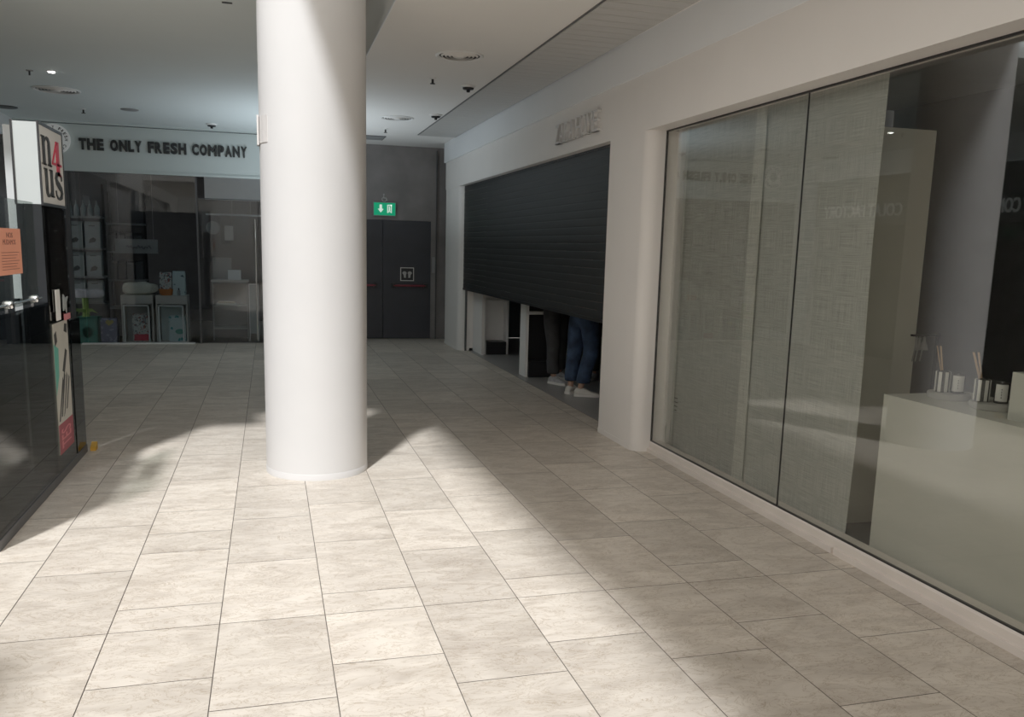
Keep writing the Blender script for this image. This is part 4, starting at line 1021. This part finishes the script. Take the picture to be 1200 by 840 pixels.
# door wedge
bm = bmesh.new(); prism(bm, [(-1.345, 6.99), (-1.305, 6.99), (-1.305, 7.07), (-1.345, 7.07)], 0, 0.055)
for v in bm.verts:
    if v.co.z > 0.01 and v.co.y < 7.0: v.co.z = 0.03
bev(bm, 0.006, 2); tag(obj('door_wedge', bm, M['amber']), 'small amber rubber wedge on the floor at the kiosk\'s far corner', 'wedge')

# ------------------------------------------------------------------ CEILING FITTINGS
def diffus(x, y, r, label):
    t = thing('air_diffuser', label, 'air diffuser', (x, y, ZC), 'round air diffusers')
    bm = bmesh.new(); lathe(bm, [(r, 0.0), (r + 0.004, -0.006), (r - 0.012, -0.014), (r - 0.03, -0.006), (r - 0.03, -0.0005)], (x, y, ZC), 48); obj('rim', bm, M['white'], t, True)
    bm = bmesh.new(); lathe(bm, [(r - 0.028, -0.001), (r - 0.028, -0.002)], (x, y, ZC), 48); obj('throat', bm, M['black'], t)
    k = 0; rr = r - 0.045
    while rr > 0.05:
        bm = bmesh.new(); seg = 48; rings = []
        for q, h in ((rr, -0.004), (rr - 0.013, -0.016), (rr - 0.017, -0.014), (rr - 0.004, -0.003)):
            rings.append([bm.verts.new((x + q * math.cos(2 * PI * i / seg), y + q * math.sin(2 * PI * i / seg), ZC + h)) for i in range(seg)])
        for a, b in zip(rings, rings[1:] + rings[:1]):
            for i in range(seg): bm.faces.new((a[i], a[(i + 1) % seg], b[(i + 1) % seg], b[i]))
        obj('cone_ring', bm, M['ceil'], t, True); rr -= 0.033
    bm = bmesh.new(); lathe(bm, [(0.045, -0.012), (0.04, -0.018), (0.0, -0.02)], (x, y, ZC), 24); obj('hub', bm, M['ceil'], t, True)
diffus(1.645, 7.76, 0.21, 'round white air diffuser in the ceiling nearest the column')
diffus(1.655, 11.72, 0.22, 'round white air diffuser in the ceiling nearer the dark end wall')
diffus(-2.30, 11.27, 0.25, 'round dim air diffuser in the left ceiling above the lightbox sign')
def sprinkler(x, y, label):
    t = thing('sprinkler', label, 'sprinkler', (x, y, ZC), 'ceiling sprinklers')
    bm = bmesh.new(); lathe(bm, [(0.032, 0), (0.034, -0.006), (0.015, -0.012)], (x, y, ZC), 20); obj('plate', bm, M['white'], t, True)
    bm = bmesh.new(); lathe(bm, [(0.012, -0.010), (0.012, -0.05), (0.026, -0.052), (0.026, -0.058)], (x, y, ZC), 16); obj('head', bm, M['black'], t, True)
sprinkler(1.607, 8.86, 'small black sprinkler between the two round diffusers')
sprinkler(1.65, 12.85, 'small black sprinkler near the grey ceiling hatch')
sprinkler(-2.30, 12.75, 'small dark sprinkler above the round emblem')
def detector(x, y, label):
    t = thing('smoke_detector', label, 'detector', (x, y, ZC), 'ceiling detectors')
    bm = bmesh.new(); lathe(bm, [(0.075, 0), (0.075, -0.015), (0.062, -0.022)], (x, y, ZC), 28); obj('base', bm, M['white'], t, True)
    bm = bmesh.new(); lathe(bm, [(0.060, -0.022), (0.055, -0.038), (0.02, -0.044), (0.018, -0.065), (0.0, -0.068)], (x, y, ZC), 24); obj('sensor', bm, M['black'], t, True)
detector(2.03, 9.12, 'white and black ceiling detector nearest the metal strip')
detector(2.08, 11.22, 'white and black ceiling detector by the strip, farther from the column')
detector(-0.76, 13.5, 'white and black ceiling detector above the store lettering')
bm = bmesh.new(); lathe(bm, [(0.11, 0), (0.11, -0.008), (0.10, -0.012)], (-1.71, 12.53, ZC), 28); tag(obj('ceiling_disc', bm, M['midgrey'], smooth=True), 'flat grey disc on the left ceiling above the store lettering', 'ceiling disc')
bm = bmesh.new(); lathe(bm, [(0.14, 0), (0.14, -0.010), (0.12, -0.016)], (-3.27, 13.0, ZC), 28); tag(obj('ceiling_disc', bm, M['darkgrey'], smooth=True), 'flat dark disc on the ceiling at the photo\'s left edge', 'ceiling disc')
tag(obj('ceiling_slot', B((-0.285, -0.215, 6.72, 6.755, ZC - 0.004, ZC - 0.0005)), M['black']), 'short black slot in the ceiling left of the column top', 'slot')
t = thing('ceiling_hatch', 'square grey access hatch in the ceiling before the end wall', 'hatch', (1.6, 13.95, ZC))
obj('panel', B((1.05, 1.76, 13.72, 14.2, ZC - 0.010, ZC - 0.0005)), M['midgrey'], t); obj('rim', B((1.04, 1.77, 13.71, 13.72, ZC - 0.012, ZC - 0.0005), (1.76, 1.77, 13.71, 14.21, ZC - 0.012, ZC - 0.0005)), M['darkgrey'], t)
t = thing('spot_lamp', 'small glowing recessed spot lamp in the left ceiling', 'spot lamp', (-2.09, 10.06, ZC))
bm = bmesh.new(); lathe(bm, [(0.05, 0), (0.052, -0.006), (0.036, -0.010)], (-2.09, 10.06, ZC), 24); obj('rim', bm, M['white'], t, True)
bm = bmesh.new(); lathe(bm, [(0.034, -0.008), (0.030, -0.016), (0.0, -0.02)], (-2.09, 10.06, ZC), 20); obj('bulb', bm, M['lamp'], t, True)
t = thing('ceiling_bracket', 'tiny dark ceiling bracket left of the glowing spot lamp', 'bracket', (-2.3, 10.1, ZC))
obj('plate', B((-2.33, -2.27, 10.08, 10.12, ZC - 0.01, ZC)), M['midgrey'], t); obj('peg', B((-2.31, -2.295, 10.095, 10.11, ZC - 0.05, ZC - 0.01)), M['black'], t)

# ------------------------------------------------------------------ LIGHT
sun = bpy.data.lights.new('sun', 'SUN'); sun.energy = 4.5; sun.angle = math.radians(4.0); sun.color = (0.97, 0.985, 1.0)
so = bpy.data.objects.new('sun', sun); C.objects.link(so); so.location = (-3, -3, 9)
so.rotation_euler = SUN.to_track_quat('-Z', 'Y').to_euler()
w = bpy.data.worlds.new('sky'); bpy.context.scene.world = w; w.use_nodes = True
bg = w.node_tree.nodes['Background']; bg.inputs['Color'].default_value = (1.0, 0.95, 0.88, 1); bg.inputs['Strength'].default_value = 1.6
ul = bpy.data.lights.new('far_fill', 'AREA'); ul.shape = 'RECTANGLE'; ul.size = 0.4; ul.size_y = 2.8; ul.energy = 30; ul.color = (0.80, 0.92, 1.0)  # added fill without a fixture, lifts the far ceiling and fascia
uo = bpy.data.objects.new('far_fill', ul); C.objects.link(uo); uo.location = (0.50, 12.3, 1.66); uo.rotation_euler = (PI, 0, 0)

# ------------------------------------------------------------------ CAMERA (principal point lies below the frame's middle: lens shift)
cam = bpy.data.cameras.new('camera'); co = bpy.data.objects.new('camera', cam); C.objects.link(co)
f_px, yaw, pit, rol, cy0 = 1004.763, 0.2765115, 0.1673995, 0.0257115, 461.27
cam.sensor_fit = 'HORIZONTAL'; cam.sensor_width = 36; cam.lens = 36 * f_px / 1200; cam.shift_y = (cy0 - 420) / 1200
fw = Vector((math.sin(yaw) * math.cos(pit), math.cos(yaw) * math.cos(pit), -math.sin(pit)))
rt = Vector((math.cos(yaw), -math.sin(yaw), 0)); up = rt.cross(fw)
r2 = rt * math.cos(rol) + up * math.sin(rol); u2 = -rt * math.sin(rol) + up * math.cos(rol)
co.matrix_world = Matrix(((r2.x, u2.x, -fw.x, 0), (r2.y, u2.y, -fw.y, 0), (r2.z, u2.z, -fw.z, 1.6), (0, 0, 0, 1)))
cam.clip_start = 0.05
sc = bpy.context.scene; sc.camera = co
sc.view_settings.view_transform = 'Standard'; sc.view_settings.look = 'None'; sc.view_settings.exposure = 0.0; sc.view_settings.gamma = 1.15
sc.cycles.use_denoising = True
sc.cycles.max_bounces = 10; sc.cycles.diffuse_bounces = 6; sc.cycles.transparent_max_bounces = 16; sc.cycles.caustics_reflective = False; sc.cycles.caustics_refractive = False
